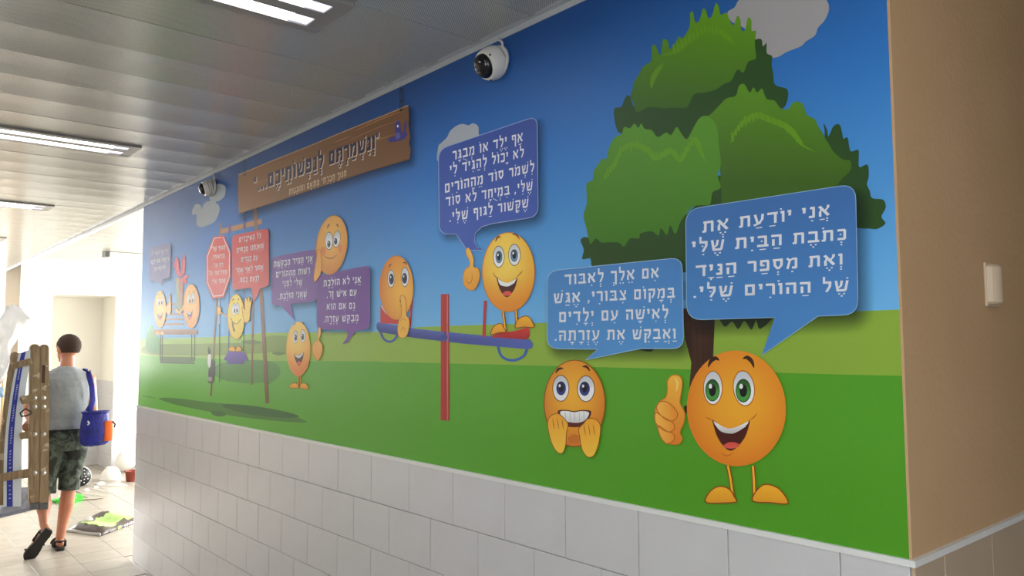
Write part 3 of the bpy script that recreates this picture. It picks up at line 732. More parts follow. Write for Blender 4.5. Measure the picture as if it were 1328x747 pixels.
bubble('red speech bubble hanging over the yellow face on the swing',
       [(302, 305.7), (349, 296.2), (349.5, 371), (337.5, 374, 0), (335, 383, 0), (329.5, 392, 0), (328, 380, 0), (326.4, 372.7, 0), (302.4, 376)], 5,
       grad((208, 62, 60), (214, 74, 72), 300, 380),
       [('כֹּל הָאֵיבָרִים', 310.7, 314.4, 339.5, 308.7), ('שֶׁאֲנַחְנוּ מְכַסִּים', 307.6, 328.3, 343, 321.4),
        ('עִם בְּגָדִים', 313.3, 340, 335.4, 337), ('אָסוּר לְאַף-אֶחָד', 306.4, 354.5, 342.4, 349.7), ('לָגַעַת בָּהֶם.', 310.7, 366.6, 336.8, 364)], 6.2, (206, 90, 90), (2.5, 4, 4, .45), k=8)
bubble('small slate blue speech bubble at the far left over the bench',
       [(195, 321), (222, 315), (221.4, 360), (211, 362, 0), (211, 370.5, 0), (204, 364.5, 0), (195, 363)], 4,
       grad((86, 92, 150), (96, 94, 156), 315, 365),
       [('אֲנִי אַף פַּעַם לֹא', 197, 331.8, 219, 327), ('לוֹקַחַת שׁוּם דָבָר', 195.8, 342.1, 219.7, 338.2),
        ('מִמִישֶׁהוּ זָר.', 199.7, 351.7, 215.6, 348.5)], 4.6, (110, 108, 165), (1.5, 3, 3, .4), k=8)

# --- swing set
SW = Art()
BR = (140, 98, 66)
def brown(px, py): return mixc((150, 108, 76), (122, 86, 58), (py-280)/250)
SW.stroke([(286.9, 289), (285.6, 310), (281, 400), (274, 514)], 2.2, brown, 3)
SW.stroke([(331, 268), (333.5, 310), (339.5, 385), (347, 523)], 4.6, brown, 3.6)
SW.stroke([(329, 300), (328.8, 390), (326.8, 499)], 2.2, brown, 3)
SW.poly([(287, 297), (340, 283.5), (340, 290.5), (287, 303.5)], (186, 134, 92), 3.2)
SWING = SW.build('swing_frame', MURAL, label='brown wooden swing frame')
a = Art()
for x0_, x1_, y0_, y1_ in ((296.6, 300.2, 290, 303), (316, 319.4, 282.5, 297)): a.poly([(x0_, y0_), (x1_, y0_-.8), (x1_, y1_-.8), ((x0_+x1_)/2, y1_+1), (x0_, y1_)], (72, 62, 138), 4)
a.stroke([(298.3, 303), (297.6, 370), (297, 456)], .9, (56, 78, 128), 4); a.stroke([(317.6, 297), (317, 370), (316.2, 455)], .9, (56, 78, 128), 4)
a.poly([(296, 456), (317.5, 456), (323, 467.5), (316.5, 468), (316.5, 472), (295.5, 472), (295.5, 468), (290.5, 467)], grad((96, 74, 172), (84, 62, 156), 456, 472), 4.6)
a.build('swing_seat', SWING, label='purple swing seat on two ropes')
# cat
a = Art()
a.blob([(275.5, 466), (279, 470), (278.6, 488), (274, 492), (270.5, 488), (271.5, 476)], (62, 62, 66), 4.2)
a.blob([(270.6, 460), (272.5, 457), (274, 462), (273.6, 474), (271.6, 477), (269.8, 470)], (236, 238, 232), 5)
a.blob([(270, 454), (270.6, 449), (272, 453), (273.2, 455.5), (272.8, 459), (270.6, 459)], (50, 50, 52), 5)
a.stroke([(270, 494), (273, 496.5), (276.5, 495), (277.6, 490), (277, 486)], 1.6, (52, 56, 54), 5, smooth=3)
a.blob([(270, 489.5), (275, 489), (275, 493), (270.5, 494)], (150, 154, 146), 5.4)
a.build('cat', MURAL, label='small black and white cat hanging on the swing pole')
# --- stop sign held by the yellow face
a = Art()
a.stroke([(284.7, 384), (285, 496)], 1.1, (96, 100, 104), 5); a.stroke([(284.9, 384), (284.7, 420)], 1.6, (196, 200, 206), 5.4)
OCT = Z(255, 270, 5.743, [(128, 212), (208, 203), (258, 322), (257, 515), (207, 662), (122, 672), (76, 562), (76, 350)])
a.poly(OCT, (214, 72, 66), 8)
OI = Z(255, 270, 5.743, [(135, 225), (202, 217), (248, 328), (247, 508), (200, 648), (128, 656), (86, 556), (86, 356)])
a.stroke(OI+[OI[0]], 1.0, (236, 232, 230), 8.5)
sg = a.build('held_sign', MURAL, label='red octagonal sign on a thin pole with white border')
Art().soft([(x+1, y+3) for x, y in OCT], 5, .4, 7.4).build('drop_shadow', sg)
t = Art()
for ln in (('הַגּוּף שֶׁלִּי', 274.7, 325.4, 292.8, 323.1), ('בִּרְשׁוּתִי,', 275.9, 336.2, 292.1, 334), ('רַק אֲנִי', 277.3, 346.6, 289.8, 345.7), ('מַחְלִיטָה עַל', 271.5, 356.7, 295, 355), ('הַגּוּף שֶׁלִּי.', 274.2, 367.9, 292.8, 366.1)):
    write(t, *ln, 5.0, (240, 232, 230), 9)
t.build('lettering', sg, label='white pointed Hebrew lettering', kind='stuff')

# --- bench, bush
a = Art()
for i, y in enumerate((393, 399.5, 406, 412.5, 419)):
    x0_ = 222-i*2.6; a.poly([(x0_, y), (240-i*.6, y+.2), (240-i*.6, y+2.9), (x0_-.6, y+2.7)], (158, 112, 84), 3)
a.poly([(199.5, 427), (256.5, 427.3), (256.5, 433.8), (199.5, 433.4)], grad((168, 120, 86), (134, 92, 62), 427, 434), 5)
for x in (208.5, 211, 249, 253): a.stroke([(x, 433.5), (x-.3, 468)], .9, (52, 68, 44), 4)
a.poly([(208, 462.5), (252, 463), (252, 471.5), (208, 470.5)], (74, 116, 52), 2)
a.stroke([(208, 470.5), (252, 471.5)], .9, (48, 72, 40), 4)
a.build('bench', MURAL, label='brown slatted bench at the far left')
a = Art(); bush = Z(180, 300, 4.156, [(42, 640), (38, 590), (46, 545), (58, 530), (66, 498), (78, 520), (88, 535), (96, 560), (110, 575), (116, 610), (112, 645), (80, 658)])
a.blob(jag(bush, amp=.9, seed=9), grad((104, 184, 96), (72, 150, 72), 420, 456), 3, smooth=3)
for x, y in ((194, 440), (199, 447), (203, 442), (197, 432)): a.blob([(x-1.5, y+2), (x, y-2), (x+1.8, y+2), (x, y+3)], (84, 164, 84), 3.6)
a.build('bush', MURAL, label='small round green bush left of the bench')
# red flower wrapped in ribbon
a = Art()
a.poly([(229, 360), (232.5, 360), (234, 403), (230, 402)], grad((176, 160, 82), (100, 148, 92), 360, 402), 6)
a.poly([(232, 360), (239, 360), (236.5, 403), (233.5, 403)], grad((196, 74, 74), (150, 140, 76), 360, 402), 6.2)
a.blob([(227.5, 337), (229.5, 333), (232, 337), (234, 352), (235.5, 358), (231, 358), (227.5, 350), (226.3, 343)], (214, 58, 84), 6.6)
a.blob([(235, 352), (236.5, 338), (239, 330), (240.8, 336), (241, 348), (239, 356), (236, 358)], (210, 60, 80), 6.6)
a.blob([(238, 360), (241, 356), (245, 358.5), (242, 362), (243.5, 367), (239.5, 367)], (214, 52, 66), 6.8)
a.stroke([(228, 352), (231, 345), (231, 338)], .8, (238, 120, 140), 7.2, smooth=3); a.stroke([(238, 354), (239, 345), (239, 337)], .8, (238, 120, 140), 7.2, smooth=3)
a.build('gift', MURAL, label='red petalled gift with a ribbon above the bench')

# --- seesaw
a = Art()
blue = grad((62, 82, 168), (38, 52, 128), 417, 452)
def bl(px, py):
    c = 424+(px-489)*.1955; return mixc((84, 104, 186), (40, 54, 130), (py-c+6)/12)
bp = [(491, 417.7), (540, 426.5), (600, 432.5), (688, 440.5), (692, 446), (691, 451), (686, 453), (600, 445.5), (540, 438.5), (492, 430.5), (489, 426), (489, 420)]
a.poly(bp, bl, 6)
a.stroke([(573, 437), (581, 438)], 6, (52, 66, 146), 7)
SEE = a.build('seesaw', MURAL, label='blue seesaw beam on a red post')
a = Art(); a.poly([(572.3, 381.5), (582.8, 381.3), (583.4, 545.5), (572, 544.8)], lambda px, py: mixc((196, 54, 52), (150, 34, 38), (px-572)/11), 5.6)
a.stroke([(580.8, 382), (581.2, 545)], 2.2, (222, 96, 88), 6.6); a.disc(578, 433, 2, 3, 7.6, (60, 70, 140)); a.build('post', SEE, label='red upright post')
a = Art(); a.stroke([(494, 430), (497.5, 438.5), (504, 443), (511, 441.5), (516.5, 434)], 2.8, (58, 84, 170), 5, smooth=4); a.build('handle', SEE)
a = Art(); a.stroke([(646.5, 449), (650, 460.5), (659, 466.5), (671, 466.5), (680, 461), (684, 453)], 3.2, (50, 98, 180), 5, smooth=4); a.build('handle', SEE)
a = Art(); a.poly([(494, 396), (501, 406), (514, 412.5), (525, 414.5), (525, 421), (494, 419)], (206, 50, 52), 6.4)
a.stroke([(495.5, 397), (502, 406.5), (512, 412.5), (524, 415.5)], 1.6, (226, 226, 232), 6.8, smooth=3); a.build('seat', SEE, label='red seat')
a = Art(); a.poly([(536.5, 383), (533.6, 424), (530.8, 423.5), (533.5, 388)], (188, 48, 52), 5.4); a.build('grip_bar', SEE)
a = Art(); a.poly([(628.3, 390), (632, 390), (629.8, 437), (626.2, 436.6)], (190, 44, 48), 6.8); a.build('grip_bar', SEE)
a = Art(); a.blob([(637, 437), (652, 431), (664, 430), (678, 426.5), (686.4, 425), (686, 439), (670, 439.5), (650, 438)], grad((214, 56, 52), (178, 36, 40), 426, 440), 6.4, smooth=3); a.build('seat', SEE, label='red seat')

# --- smiley faces
YEL = ((255, 214, 84), (244, 150, 40)); ORG = ((252, 176, 52), (226, 112, 30))
def face(label, cx, cy, a_, b_, k, cols=YEL, hi=(-.15, .35), rot=0, outline=None, low=None):
    A = Art()
    def fn(u, v):
        d = math.hypot(u-hi[0], v-hi[1])/1.35; c = mixc(cols[0], cols[1], d**1.7)
        if low: c = mixc(c, low, max(0, -v-.1)*.9)
        return c
    A.disc(cx, cy, a_, b_, k, fn, rot=rot, rings=9, n=48)
    if outline:
        n = 48; cr, sr = math.cos(rot), math.sin(rot)
        P = [(cx+a_*math.cos(t)*cr-b_*math.sin(t)*sr, cy-a_*math.cos(t)*sr-b_*math.sin(t)*cr) for t in (2*PI*i/n for i in range(n+1))]
        A.stroke(P, max(.8, a_*.03), outline, k+.3)
    return A.build('smiley_face', MURAL, label=label)
def eye(par, cx, cy, a_, b_, k, iris, ic, ir, rot=0, rim=(120, 66, 26)):
    A = Art(); A.disc(cx, cy, a_*1.1, b_*1.07, k, rim, rot, n=28)
    A.disc(cx, cy, a_, b_, k+.6, lambda u, v: mixc((246, 246, 248), (206, 210, 216), (v+.2) if v > 0 else 0), rot, rings=3, n=28)
    A.disc(ic[0], ic[1], ir[0]*1.12, ir[1]*1.1, k+1.2, mixc(iris, (0, 0, 0), .55), n=20)
    A.disc(ic[0], ic[1], ir[0], ir[1], k+1.8, lambda u, v: mixc(iris, mixc(iris, (0, 0, 0), .45), max(0, v+.2)), rings=2, n=20)
    A.disc(ic[0], ic[1], ir[0]*.55, ir[1]*.6, k+2.4, (16, 14, 18), n=16)
    A.disc(ic[0]-ir[0]*.3, ic[1]-ir[1]*.4, ir[0]*.26, ir[1]*.24, k+3, (250, 250, 252), n=12)
    A.build('eye', par)
def brow(par, pts, w_, k, col=(60, 28, 16)):
    A = Art(); A.stroke(pts, w_, col, k, smooth=4, taper=True); A.build('eyebrow', par)
def smile(par, L, R, top, bot, k, tongue=True, teeth=.42):
    """open mouth: corners L, R; y of the middle of the upper and lower lip"""
    A = Art(); mx = (L[0]+R[0])/2
    up_ = catmull([L, (mx, top), R], 8, closed=False); w_ = R[0]-L[0]
    lo = catmull([R, (R[0]-w_*.14, (R[1]+bot)/2+ (bot-R[1])*.08), (mx+w_*.08, bot), (mx-w_*.12, bot-(bot-top)*.02), (L[0]+w_*.14, (L[1]+bot)/2+(bot-L[1])*.08), L], 6, closed=False)
    A.poly(up_+lo[1:-1], (78, 22, 18), k); A.stroke(up_+lo[1:]+[up_[0]], max(.5, w_*.03), (96, 40, 14), k+.3)
    if tongue:
        A.blob([(mx-w_*.22, bot-(bot-top)*.14), (mx-w_*.1, bot-(bot-top)*.36), (mx+w_*.06, bot-(bot-top)*.4), (mx+w_*.2, bot-(bot-top)*.3), (mx+w_*.2, bot-(bot-top)*.13), (mx, bot-(bot-top)*.02)], grad((206, 60, 58), (232, 96, 84), top, bot), k+.6)
    tl = [(L[0]+w_*.03, L[1]+w_*.02), (mx, top+.3), (R[0]-w_*.03, R[1]+w_*.02)]
    T = catmull(tl, 8, closed=False); B = catmull([(R[0]-w_*.12, R[1]+(bot-R[1])*.22), (mx, top+(bot-top)*teeth), (L[0]+w_*.12, L[1]+(bot-L[1])*.22)], 8, closed=False)
    A.poly(T+B, grad((250, 250, 248), (206, 204, 206), top-4, top+(bot-top)*teeth), k+1.2)
    A.build('mouth', par); return
def leg_(par, pts, shoe, w_, k, c=(250, 186, 44), rim=(150, 66, 20)):
    A = Art(); A.stroke(pts, w_, rim, k); A.stroke(pts, w_*.5, c, k+.5)
    A.blob(shoe, grad(c, (236, 160, 36), min(p[1] for p in shoe), max(p[1] for p in shoe)), k+1, outline=rim, ow=w_*.3, smooth=4)
    ys = max(p[1] for p in shoe); xs_ = [p[0] for p in shoe]
    A.build('leg', par)

# 1 large orange face, lower right
F = face('large orange smiley with green eyes at the lower right of the mural', 956.2, 529.5, 64.3, 75, 13, ((250, 178, 44), (226, 112, 26)), hi=(.05, .1), rot=.05, low=None)
eye(F, 925.8, 503, 11.6, 21, 14, (74, 158, 66), (925.3, 506), (8.4, 13.2), rot=0, rim=(190, 110, 40))
eye(F, 966, 503.5, 13, 22, 14, (74, 158, 66), (965.3, 506.5), (9, 14), rot=.12, rim=(190, 110, 40))
brow(F, [(919.5, 476.5), (923, 468.5), (929, 464.5), (934.3, 467.5)], 5.5, 14); brow(F, [(964.5, 465.5), (970, 463.5), (976, 468.5), (979, 477)], 5.5, 14)
smile(F, (925.5, 545), (973.5, 545.5), 560, 582, 14, teeth=.1)
A = Art(); T = catmull([(926.5, 546), (948, 555.5), (972.5, 546)], 8, False); B = catmull([(970.5, 550), (960, 558.5), (948, 562), (936, 559), (928.5, 550.5)], 6, False); A.poly(T+B, grad((252, 252, 250), (196, 192, 190), 546, 562), 15.8)
A.stroke([(916, 541), (921, 543), (926, 545)], 1.4, (196, 98, 26), 14.4, 3, True); A.stroke([(973, 545), (979, 541), (983, 536)], 1.4, (196, 98, 26), 14.4, 3, True)
A.stroke([(936, 587), (944, 591), (953, 587)], 1.6, (206, 112, 30), 14.4, 3, True); A.build('smile_lines', F)
leg_(F, [(945, 603.5), (948, 618), (952.5, 650)], [(917, 651.5), (919, 641), (928, 632.5), (938, 630.5), (948, 635), (954, 645), (956, 650.5), (940, 652)], 5.2, 11.5)
leg_(F, [(977.5, 604), (979, 625), (979.5, 650)], [(978, 650), (979.5, 640), (990, 629), (1002, 629), (1014, 636), (1023, 652.5), (1000, 651.5)], 5.2, 11.5)
A = Art(); OB = lambda px, py: mixc((252, 190, 70), (232, 134, 38), (py-487)/88)
A.blob([(867, 494), (873, 487), (882, 487.5), (886, 495), (885, 508), (883, 522), (889, 535), (888, 548), (883, 560), (886, 569), (880, 576), (866, 574), (858, 565), (853, 550), (851, 532), (858, 520), (865, 515), (867, 505)], OB, 15, outline=(222, 124, 40), ow=1.2)
for p in ([(857, 521), (868, 522), (879, 533), (879, 542), (871, 546), (860, 540), (853, 530)], [(852, 535), (862, 541), (874, 548), (876, 556), (868, 560), (857, 554), (851, 546)], [(855, 552), (866, 559), (875, 563), (875, 571), (866, 575), (858, 566)]):
    A.blob(p, lambda px, py: mixc((254, 196, 84), (238, 146, 46), (px-852)/26), 15.8, outline=(196, 104, 34), ow=1.1)
A.stroke([(876, 489.5), (880, 497), (878, 508)], 3, (255, 214, 120), 15.8, 3, True)
A.build('hand', F, label='orange thumbs up hand')
# 2 frightened face
F = face('orange frightened smiley biting its nails beneath the light blue bubble', 746.4, 523, 39.6, 56, 13, ((250, 184, 52), (214, 110, 28)), hi=(-.05, .2), outline=(150, 76, 24))
eye(F, 728.6, 503.5, 10, 16.2, 14, (44, 58, 140), (729, 503.5), (5.6, 8.2)); eye(F, 761.2, 504, 10.6, 16.2, 14, (44, 58, 140), (759.5, 504), (6, 8.4))
brow(F, [(721.5, 484), (726, 478.5), (732, 477.5)], 3.2, 14); brow(F, [(756.5, 466.5+9), (762, 475.5), (766.5, 481.5)], 3.2, 14)
A = Art(); A.blob([(724.5, 533), (735, 531.5), (746, 533), (757, 531.5), (768, 533.5), (764, 545), (756, 553), (736, 553), (729, 545)], (96, 34, 22), 14)
A.blob([(728, 534), (737, 533), (746, 534.5), (756, 533), (765, 535), (761.5, 543.5), (752, 548), (738, 547), (731, 543)], grad((250, 250, 248), (214, 214, 216), 533, 548), 14.8)
for x in (734.5, 740.5, 746.5, 752.5, 758.5): A.stroke([(x, 534), (x+.2, 546)], .5, (170, 166, 166), 15.4)
A.blob([(738, 568), (746, 563), (756, 568), (752, 574), (741, 574)], (214, 118, 34), 14)
A.build('mouth', F)
for pts, label in (([(714, 541), (720, 537), (727, 537), (735, 545), (738, 551), (736, 562), (735, 577), (731, 587), (724, 586), (717, 575), (713, 560), (711.5, 548)], 'left hand held to the mouth'),
                   ([(758, 549), (764, 543), (772, 543), (779, 549), (780, 560), (777, 578), (771, 591), (763, 592), (756, 582), (753, 565), (752, 556)], 'right hand held to the mouth')):
    A = Art(); y0_ = pts[0][1]; A.blob(pts, grad((250, 176, 50), (255, 206, 70), y0_, y0_+45), 15.6, outline=(150, 78, 22), ow=.9)
    x_ = min(p[0] for p in pts)
    for d_ in (5.5, 11.5, 17.5): A.stroke([(x_+d_+1, y0_+1), (x_+d_+2.2, y0_+9), (x_+d_+3.4, y0_+16)], .9, (170, 90, 26), 16.4, 3, True)
    A.build('hand', F)
# 3 tall happy face on the seesaw
F = face('tall yellow smiley standing on the right end of the seesaw', 660.6, 353, 34, 51.3, 13, ((255, 222, 96), (240, 156, 40)), hi=(-.1, .35), low=(236, 140, 40), outline=(206, 126, 40))
eye(F, 648, 333, 6.9, 13.2, 14, (104, 138, 172), (648.4, 333.5), (4, 7.2), rim=(90, 60, 34)); eye(F, 668.4, 330.6, 7.3, 13.4, 14, (104, 138, 172), (668.2, 331.5), (4.3, 7.4), rim=(90, 60, 34))
brow(F, [(643.5, 314), (647, 307.5), (651, 308)], 2.2, 14, (120, 50, 20)); brow(F, [(665.5, 304.5), (670, 304), (675.5, 311)], 2.2, 14, (120, 50, 20))
smile(F, (645.4, 360.3), (672.2, 360.7), 367.5, 384, 14, teeth=.02)
A = Art(); A.poly(catmull([(646.8, 361.5), (659, 367), (671, 361.5)], 8, False)+catmull([(668.5, 367), (660, 371.5), (651, 370), (648, 366)], 6, False), (244, 244, 244), 15.8); 
A.stroke([(640.5, 353), (643, 358), (647, 360.5)], 1, (160, 90, 30), 14.4, 3, True); A.stroke([(671, 360), (676, 355), (679, 351)], 1, (160, 90, 30), 14.4, 3, True); A.build('smile_lines', F)
leg_(F, [(653.3, 403.5), (656.5, 430)], [(637.5, 434), (640, 425.5), (646, 420.5), (651.5, 420), (655, 426), (657, 430.5), (648, 431.5)], 3.8, 11.5)
leg_(F, [(670.4, 401), (671, 425)], [(669.5, 425), (672.5, 415), (681, 410), (688, 412), (693.5, 424), (681, 424)], 3.8, 11.5)
A = Art(); A.blob([(606, 323), (609.5, 322), (613, 329), (615.6, 337), (615.5, 346), (621, 348), (623.6, 357), (621, 368), (616, 376), (608, 375), (602.5, 368), (602, 357), (605, 349), (610, 345), (610, 338), (606, 330)], grad((250, 200, 90), (240, 160, 48), 322, 376), 14.5, outline=(206, 126, 44), ow=.8)
A.stroke([(605, 359), (607, 366), (611, 367), (613.5, 362), (613, 352)], .8, (170, 96, 34), 15.4, 3, True); A.build('hand', F, label='raised thumb')
# 4 hushing face
F = face('orange smiley hushing with a finger on the left seesaw seat', 515.3, 373.2, 21.8, 41.4, 13, ((250, 188, 66), (226, 132, 42)), hi=(.35, -.1), outline=(206, 126, 44))
eye(F, 508.4, 361.5, 4.2, 10.8, 14, (44, 50, 110), (508.8, 362), (2.9, 6.4), rim=(80, 50, 30)); eye(F, 526.4, 359.3, 4.7, 12.2, 14, (44, 50, 110), (525.8, 361), (3, 6.4), rim=(80, 50, 30))
brow(F, [(505.5, 348), (507, 343.5), (509, 342.5)], 1.6, 14); brow(F, [(523.5, 341), (526.5, 340.5), (528.3, 344)], 1.6, 14)
A = Art(); A.stroke([(520.4, 388), (520.2, 392)], 1.2, (90, 40, 20), 14.4); A.stroke([(519, 396.5), (522, 397.5)], .8, (180, 100, 40), 14.4); A.build('mouth', F)
A = Art(); A.blob([(520.3, 386), (522.5, 383), (526.3, 385.5), (528, 394), (528.2, 408), (531.8, 414), (532, 424), (529, 435), (524, 438.5), (518, 435), (517, 424), (519, 414), (521.5, 410), (521.8, 398)], grad((246, 186, 70), (250, 190, 70), 383, 438), 16, outline=(196, 118, 40), ow=.8)
A.stroke([(519.5, 417), (524, 413), (529, 417)], .7, (186, 110, 36), 16.8, 3, True); A.stroke([(521, 430), (524, 424), (527, 430)], .7, (186, 110, 36), 16.8, 3, True); A.build('hand', F, label='hand with a finger on the lips')
# 5 blushing face over the purple bubble
F = face('blushing orange smiley peeking above the purple bubble', 431.3, 317.8, 20, 38.6, 13.5, ((248, 190, 84), (224, 138, 52)), hi=(-.1, .3), rot=-.12, outline=(176, 120, 50))
eye(F, 427.8, 312.5, 4.8, 11, 14.6, (70, 84, 96), (427.6, 316.5), (1.9, 4), rim=(60, 46, 40)); eye(F, 437.9, 310, 4.2, 10.4, 14.6, (70, 84, 96), (436.4, 313), (1.9, 4), rot=-.15, rim=(60, 46, 40))
brow(F, [(425, 296.5), (427, 292.5), (429, 290.3)], 1.5, 14.6, (90, 50, 24)); brow(F, [(437, 290.5), (438.5, 292), (439.8, 295)], 1.5, 14.6, (90, 50, 24))
A = Art(); A.stroke([(421.5, 331.5), (427, 335), (433, 334.5), (439, 329.5)], 1.2, (150, 80, 32), 14.8, 4, True)
A.disc(420, 326, 3.4, 6, 14.2, (238, 140, 70), n=16); A.disc(442.5, 322, 3, 5.6, 14.2, (238, 140, 70), n=16); A.build('mouth', F)
A = Art(); A.blob([(412.5, 326), (416, 324), (418, 334), (418.5, 346), (416.5, 356), (412, 363), (409, 365.5), (408.3, 358), (410, 345), (411.5, 335)], grad((240, 168, 76), (244, 180, 80), 324, 365), 16, outline=(196, 120, 50), ow=.6); A.build('hand', F)
# 6 thumbs-up face on two feet
F = face('yellow thumbs up smiley on two feet beneath the left purple bubble', 387.9, 452.6, 15.7, 35.4, 11, ((250, 214, 100), (240, 152, 48)), hi=(-.1, .45), low=(236, 128, 60))
eye(F, 384.1, 436.8, 3.1, 8, 12, (84, 96, 110), (384.3, 438), (1.7, 4), rim=(150, 110, 50)); eye(F, 393.6, 435.6, 3.1, 8.2, 12, (84, 96, 110), (393.4, 437), (1.7, 4), rim=(150, 110, 50))
brow(F, [(381, 421), (383, 419.5), (385, 419)], 1.2, 12, (110, 60, 24)); brow(F, [(392, 417.5), (393.5, 418.5), (395, 421)], 1.2, 12, (110, 60, 24))
smile(F, (382.6, 458.8), (394.8, 457), 461, 473, 12, teeth=.3)
leg_(F, [(387.4, 488), (387.7, 500)], [(376, 502.5), (379, 498), (384, 496.8), (387.2, 499), (388, 503)], 1.8, 10.2, rim=(170, 90, 30))
leg_(F, [(390.3, 488), (390.6, 500)], [(389.8, 503), (391.5, 498), (396, 497), (399.5, 500), (400.6, 504.5)], 1.8, 10.2, rim=(170, 90, 30))
A = Art(); A.blob([(414.6, 425), (416.8, 426), (416.6, 434), (414.6, 441), (418.6, 447), (419.2, 455), (416.5, 463), (412.5, 467), (408, 461), (406, 452), (408, 444), (412, 441.5), (413, 433)], grad((248, 200, 96), (240, 160, 60), 425, 466), 12.4, outline=(206, 128, 50), ow=.7); A.build('hand', F, label='raised thumb')
# 7 lemon face on the swing
F = face('lemon yellow smiley standing on the purple swing seat', 307, 411, 11, 29.4, 11, ((250, 222, 62), (240, 204, 46)), hi=(0, .3), outline=(186, 140, 40))
eye(F, 304.2, 401, 2.3, 7.6, 12, (60, 60, 64), (304.9, 403), (.9, 2.6), rim=(110, 90, 40)); eye(F, 308.6, 400.3, 2.3, 7.6, 12, (60, 60, 64), (308.3, 402.5), (.9, 2.6), rim=(110, 90, 40))
brow(F, [(302, 391), (303.3, 387.5), (304.4, 389)], 1.1, 12, (140, 60, 30)); brow(F, [(309, 388.5), (310, 387.5), (310.8, 390)], 1.1, 12, (140, 60, 30))
A = Art(); A.stroke([(300, 412), (303, 418), (308, 420), (313, 414)], .8, (120, 74, 24), 12.4, 4); A.poly([(301.3, 417), (303.6, 420), (304.2, 425), (306.2, 429), (303.8, 430.5), (302.4, 425)], (110, 60, 50), 12.4); A.build('mouth', F)
A = Art(); A.blob([(315.3, 404), (314.6, 398.5), (316.6, 399), (318, 402), (318, 392), (319, 386.5), (321, 387), (321.6, 391), (322.5, 385.2), (324.6, 386), (324.6, 392), (326.4, 388.5), (327.3, 391), (325.4, 402), (324.4, 414), (321.5, 418), (317.6, 417), (316.5, 411)], (248, 206, 60), 12.4, outline=(180, 110, 40), ow=.7, smooth=3); A.build('hand', F, label='raised open palm')
A = Art(); A.stroke([(296, 410), (291, 408), (286.5, 405)], 1.6, (236, 180, 60), 10.4, 3); A.blob([(283, 398), (286.2, 398), (287.4, 402), (286.8, 407), (283.8, 408.5), (282.4, 404)], (244, 190, 64), 12, outline=(186, 120, 40), ow=.6, smooth=3); A.build('hand', F, label='hand gripping the sign pole')
A = Art(); A.blob([(297.6, 454), (299.5, 450), (303.5, 449.6), (305.6, 453), (305.4, 455.6)], (246, 186, 50), 10.4, outline=(180, 110, 40), ow=.6); A.build('foot', F)
A = Art(); A.blob([(306.6, 455.4), (308, 450), (312, 450), (314, 454.5)], (246, 186, 50), 10.4, outline=(180, 110, 40), ow=.6); A.build('foot', F)
# 8, 9 faces on the bench
F = face('pale yellow smiley on the left end of the bench', 208.3, 401, 7.9, 24, 11, ((252, 214, 110), (240, 170, 76)), hi=(0, .3))
eye(F, 206.7, 391.5, 1.6, 5.4, 12, (70, 70, 80), (207, 393), (.8, 2.4), rim=(190, 140, 70)); eye(F, 210.6, 390.8, 1.6, 5.4, 12, (70, 70, 80), (210.6, 392.5), (.8, 2.4), rim=(190, 140, 70))
brow(F, [(205.4, 382.5), (206.8, 381)], .8, 12); brow(F, [(210, 380.5), (211.4, 382)], .8, 12)
smile(F, (205.2, 407), (211.4, 405.5), 408.5, 415, 12, teeth=.3)
A = Art(); A.blob([(220.5, 383), (222, 382), (222, 391), (222.6, 397), (222, 405), (219.5, 408), (216.5, 405), (216, 398), (219, 393.5)], (244, 190, 96), 10, outline=(206, 140, 70), ow=.5, smooth=3); A.build('hand', F, label='raised thumb')
A = Art(); A.blob([(202, 433.5), (203, 430.5), (207, 430), (208, 433.6)], (240, 176, 84), 10); A.build('foot', F)
A = Art(); A.blob([(208.6, 433.6), (209.4, 430), (212.5, 430.4), (213.4, 433.6)], (240, 176, 84), 10); A.build('foot', F)
F = face('orange smiley on the right end of the bench holding the red gift', 248.9, 397, 10.4, 28.4, 11, ((250, 192, 92), (234, 150, 64)), hi=(-.1, .3), outline=(206, 130, 60))
eye(F, 246, 387.5, 2, 6.6, 12, (50, 50, 56), (246.6, 390), (.9, 2.6), rim=(120, 80, 50)); eye(F, 251, 386.5, 2.2, 7, 12, (50, 50, 56), (250.6, 389.5), (.9, 2.6), rim=(120, 80, 50))
brow(F, [(245, 379), (246.8, 377)], .8, 12); brow(F, [(251, 376.5), (253, 378.5)], .8, 12)
smile(F, (243.4, 404), (250.4, 402.5), 405, 414, 12, teeth=.3)
A = Art(); A.stroke([(239.5, 396), (236, 403), (233.5, 405.5), (228.5, 401)], 2.6, (244, 190, 96), 12, 4); A.build('hand', F)

# --- wooden sign printed at the top of the mural
SG = [(310, 227), (355, 208.2), (400, 190.5), (450, 169.5), (500, 149.5), (530.5, 136.8), (531.5, 150), (530.6, 162), (533, 178), (531, 186), (533.6, 194), (532, 206.7), (480, 222), (420, 241.5), (360, 261.5), (310.5, 277.5), (309.5, 250)]
A = Art()
for i in range(len(SG)): pass
A.poly(SG, lambda px, py: mixc((150, 108, 68), (124, 84, 54), (px-310)/220), 10)
rnd = random.Random(11)
for i in range(26):
    t0_ = rnd.uniform(.04, .95); x0_ = rnd.uniform(315, 480); x1_ = min(528, x0_+rnd.uniform(25, 90))
    def Yp(x, t): u = (x-310)/221; yt = 227+(136.5-227)*u; yb = 277.5+(206.7-277.5)*u; return yt+(yb-yt)*t
    pts = [(x, Yp(x, t0_+.02*math.sin(x*.05+i))) for x in (x0_, (x0_*2+x1_)/3, (x0_+2*x1_)/3, x1_)]
    A.stroke(pts, rnd.uniform(.5, 1.3), rnd.choice([(138, 92, 56), (190, 140, 92), (128, 82, 50)]), 10.3, 3, True)
A.stroke([(310, 227), (355, 208.2), (400, 190.5), (450, 169.5), (500, 149.5), (530.5, 136.8)], 1.2, (204, 162, 112), 10.6)
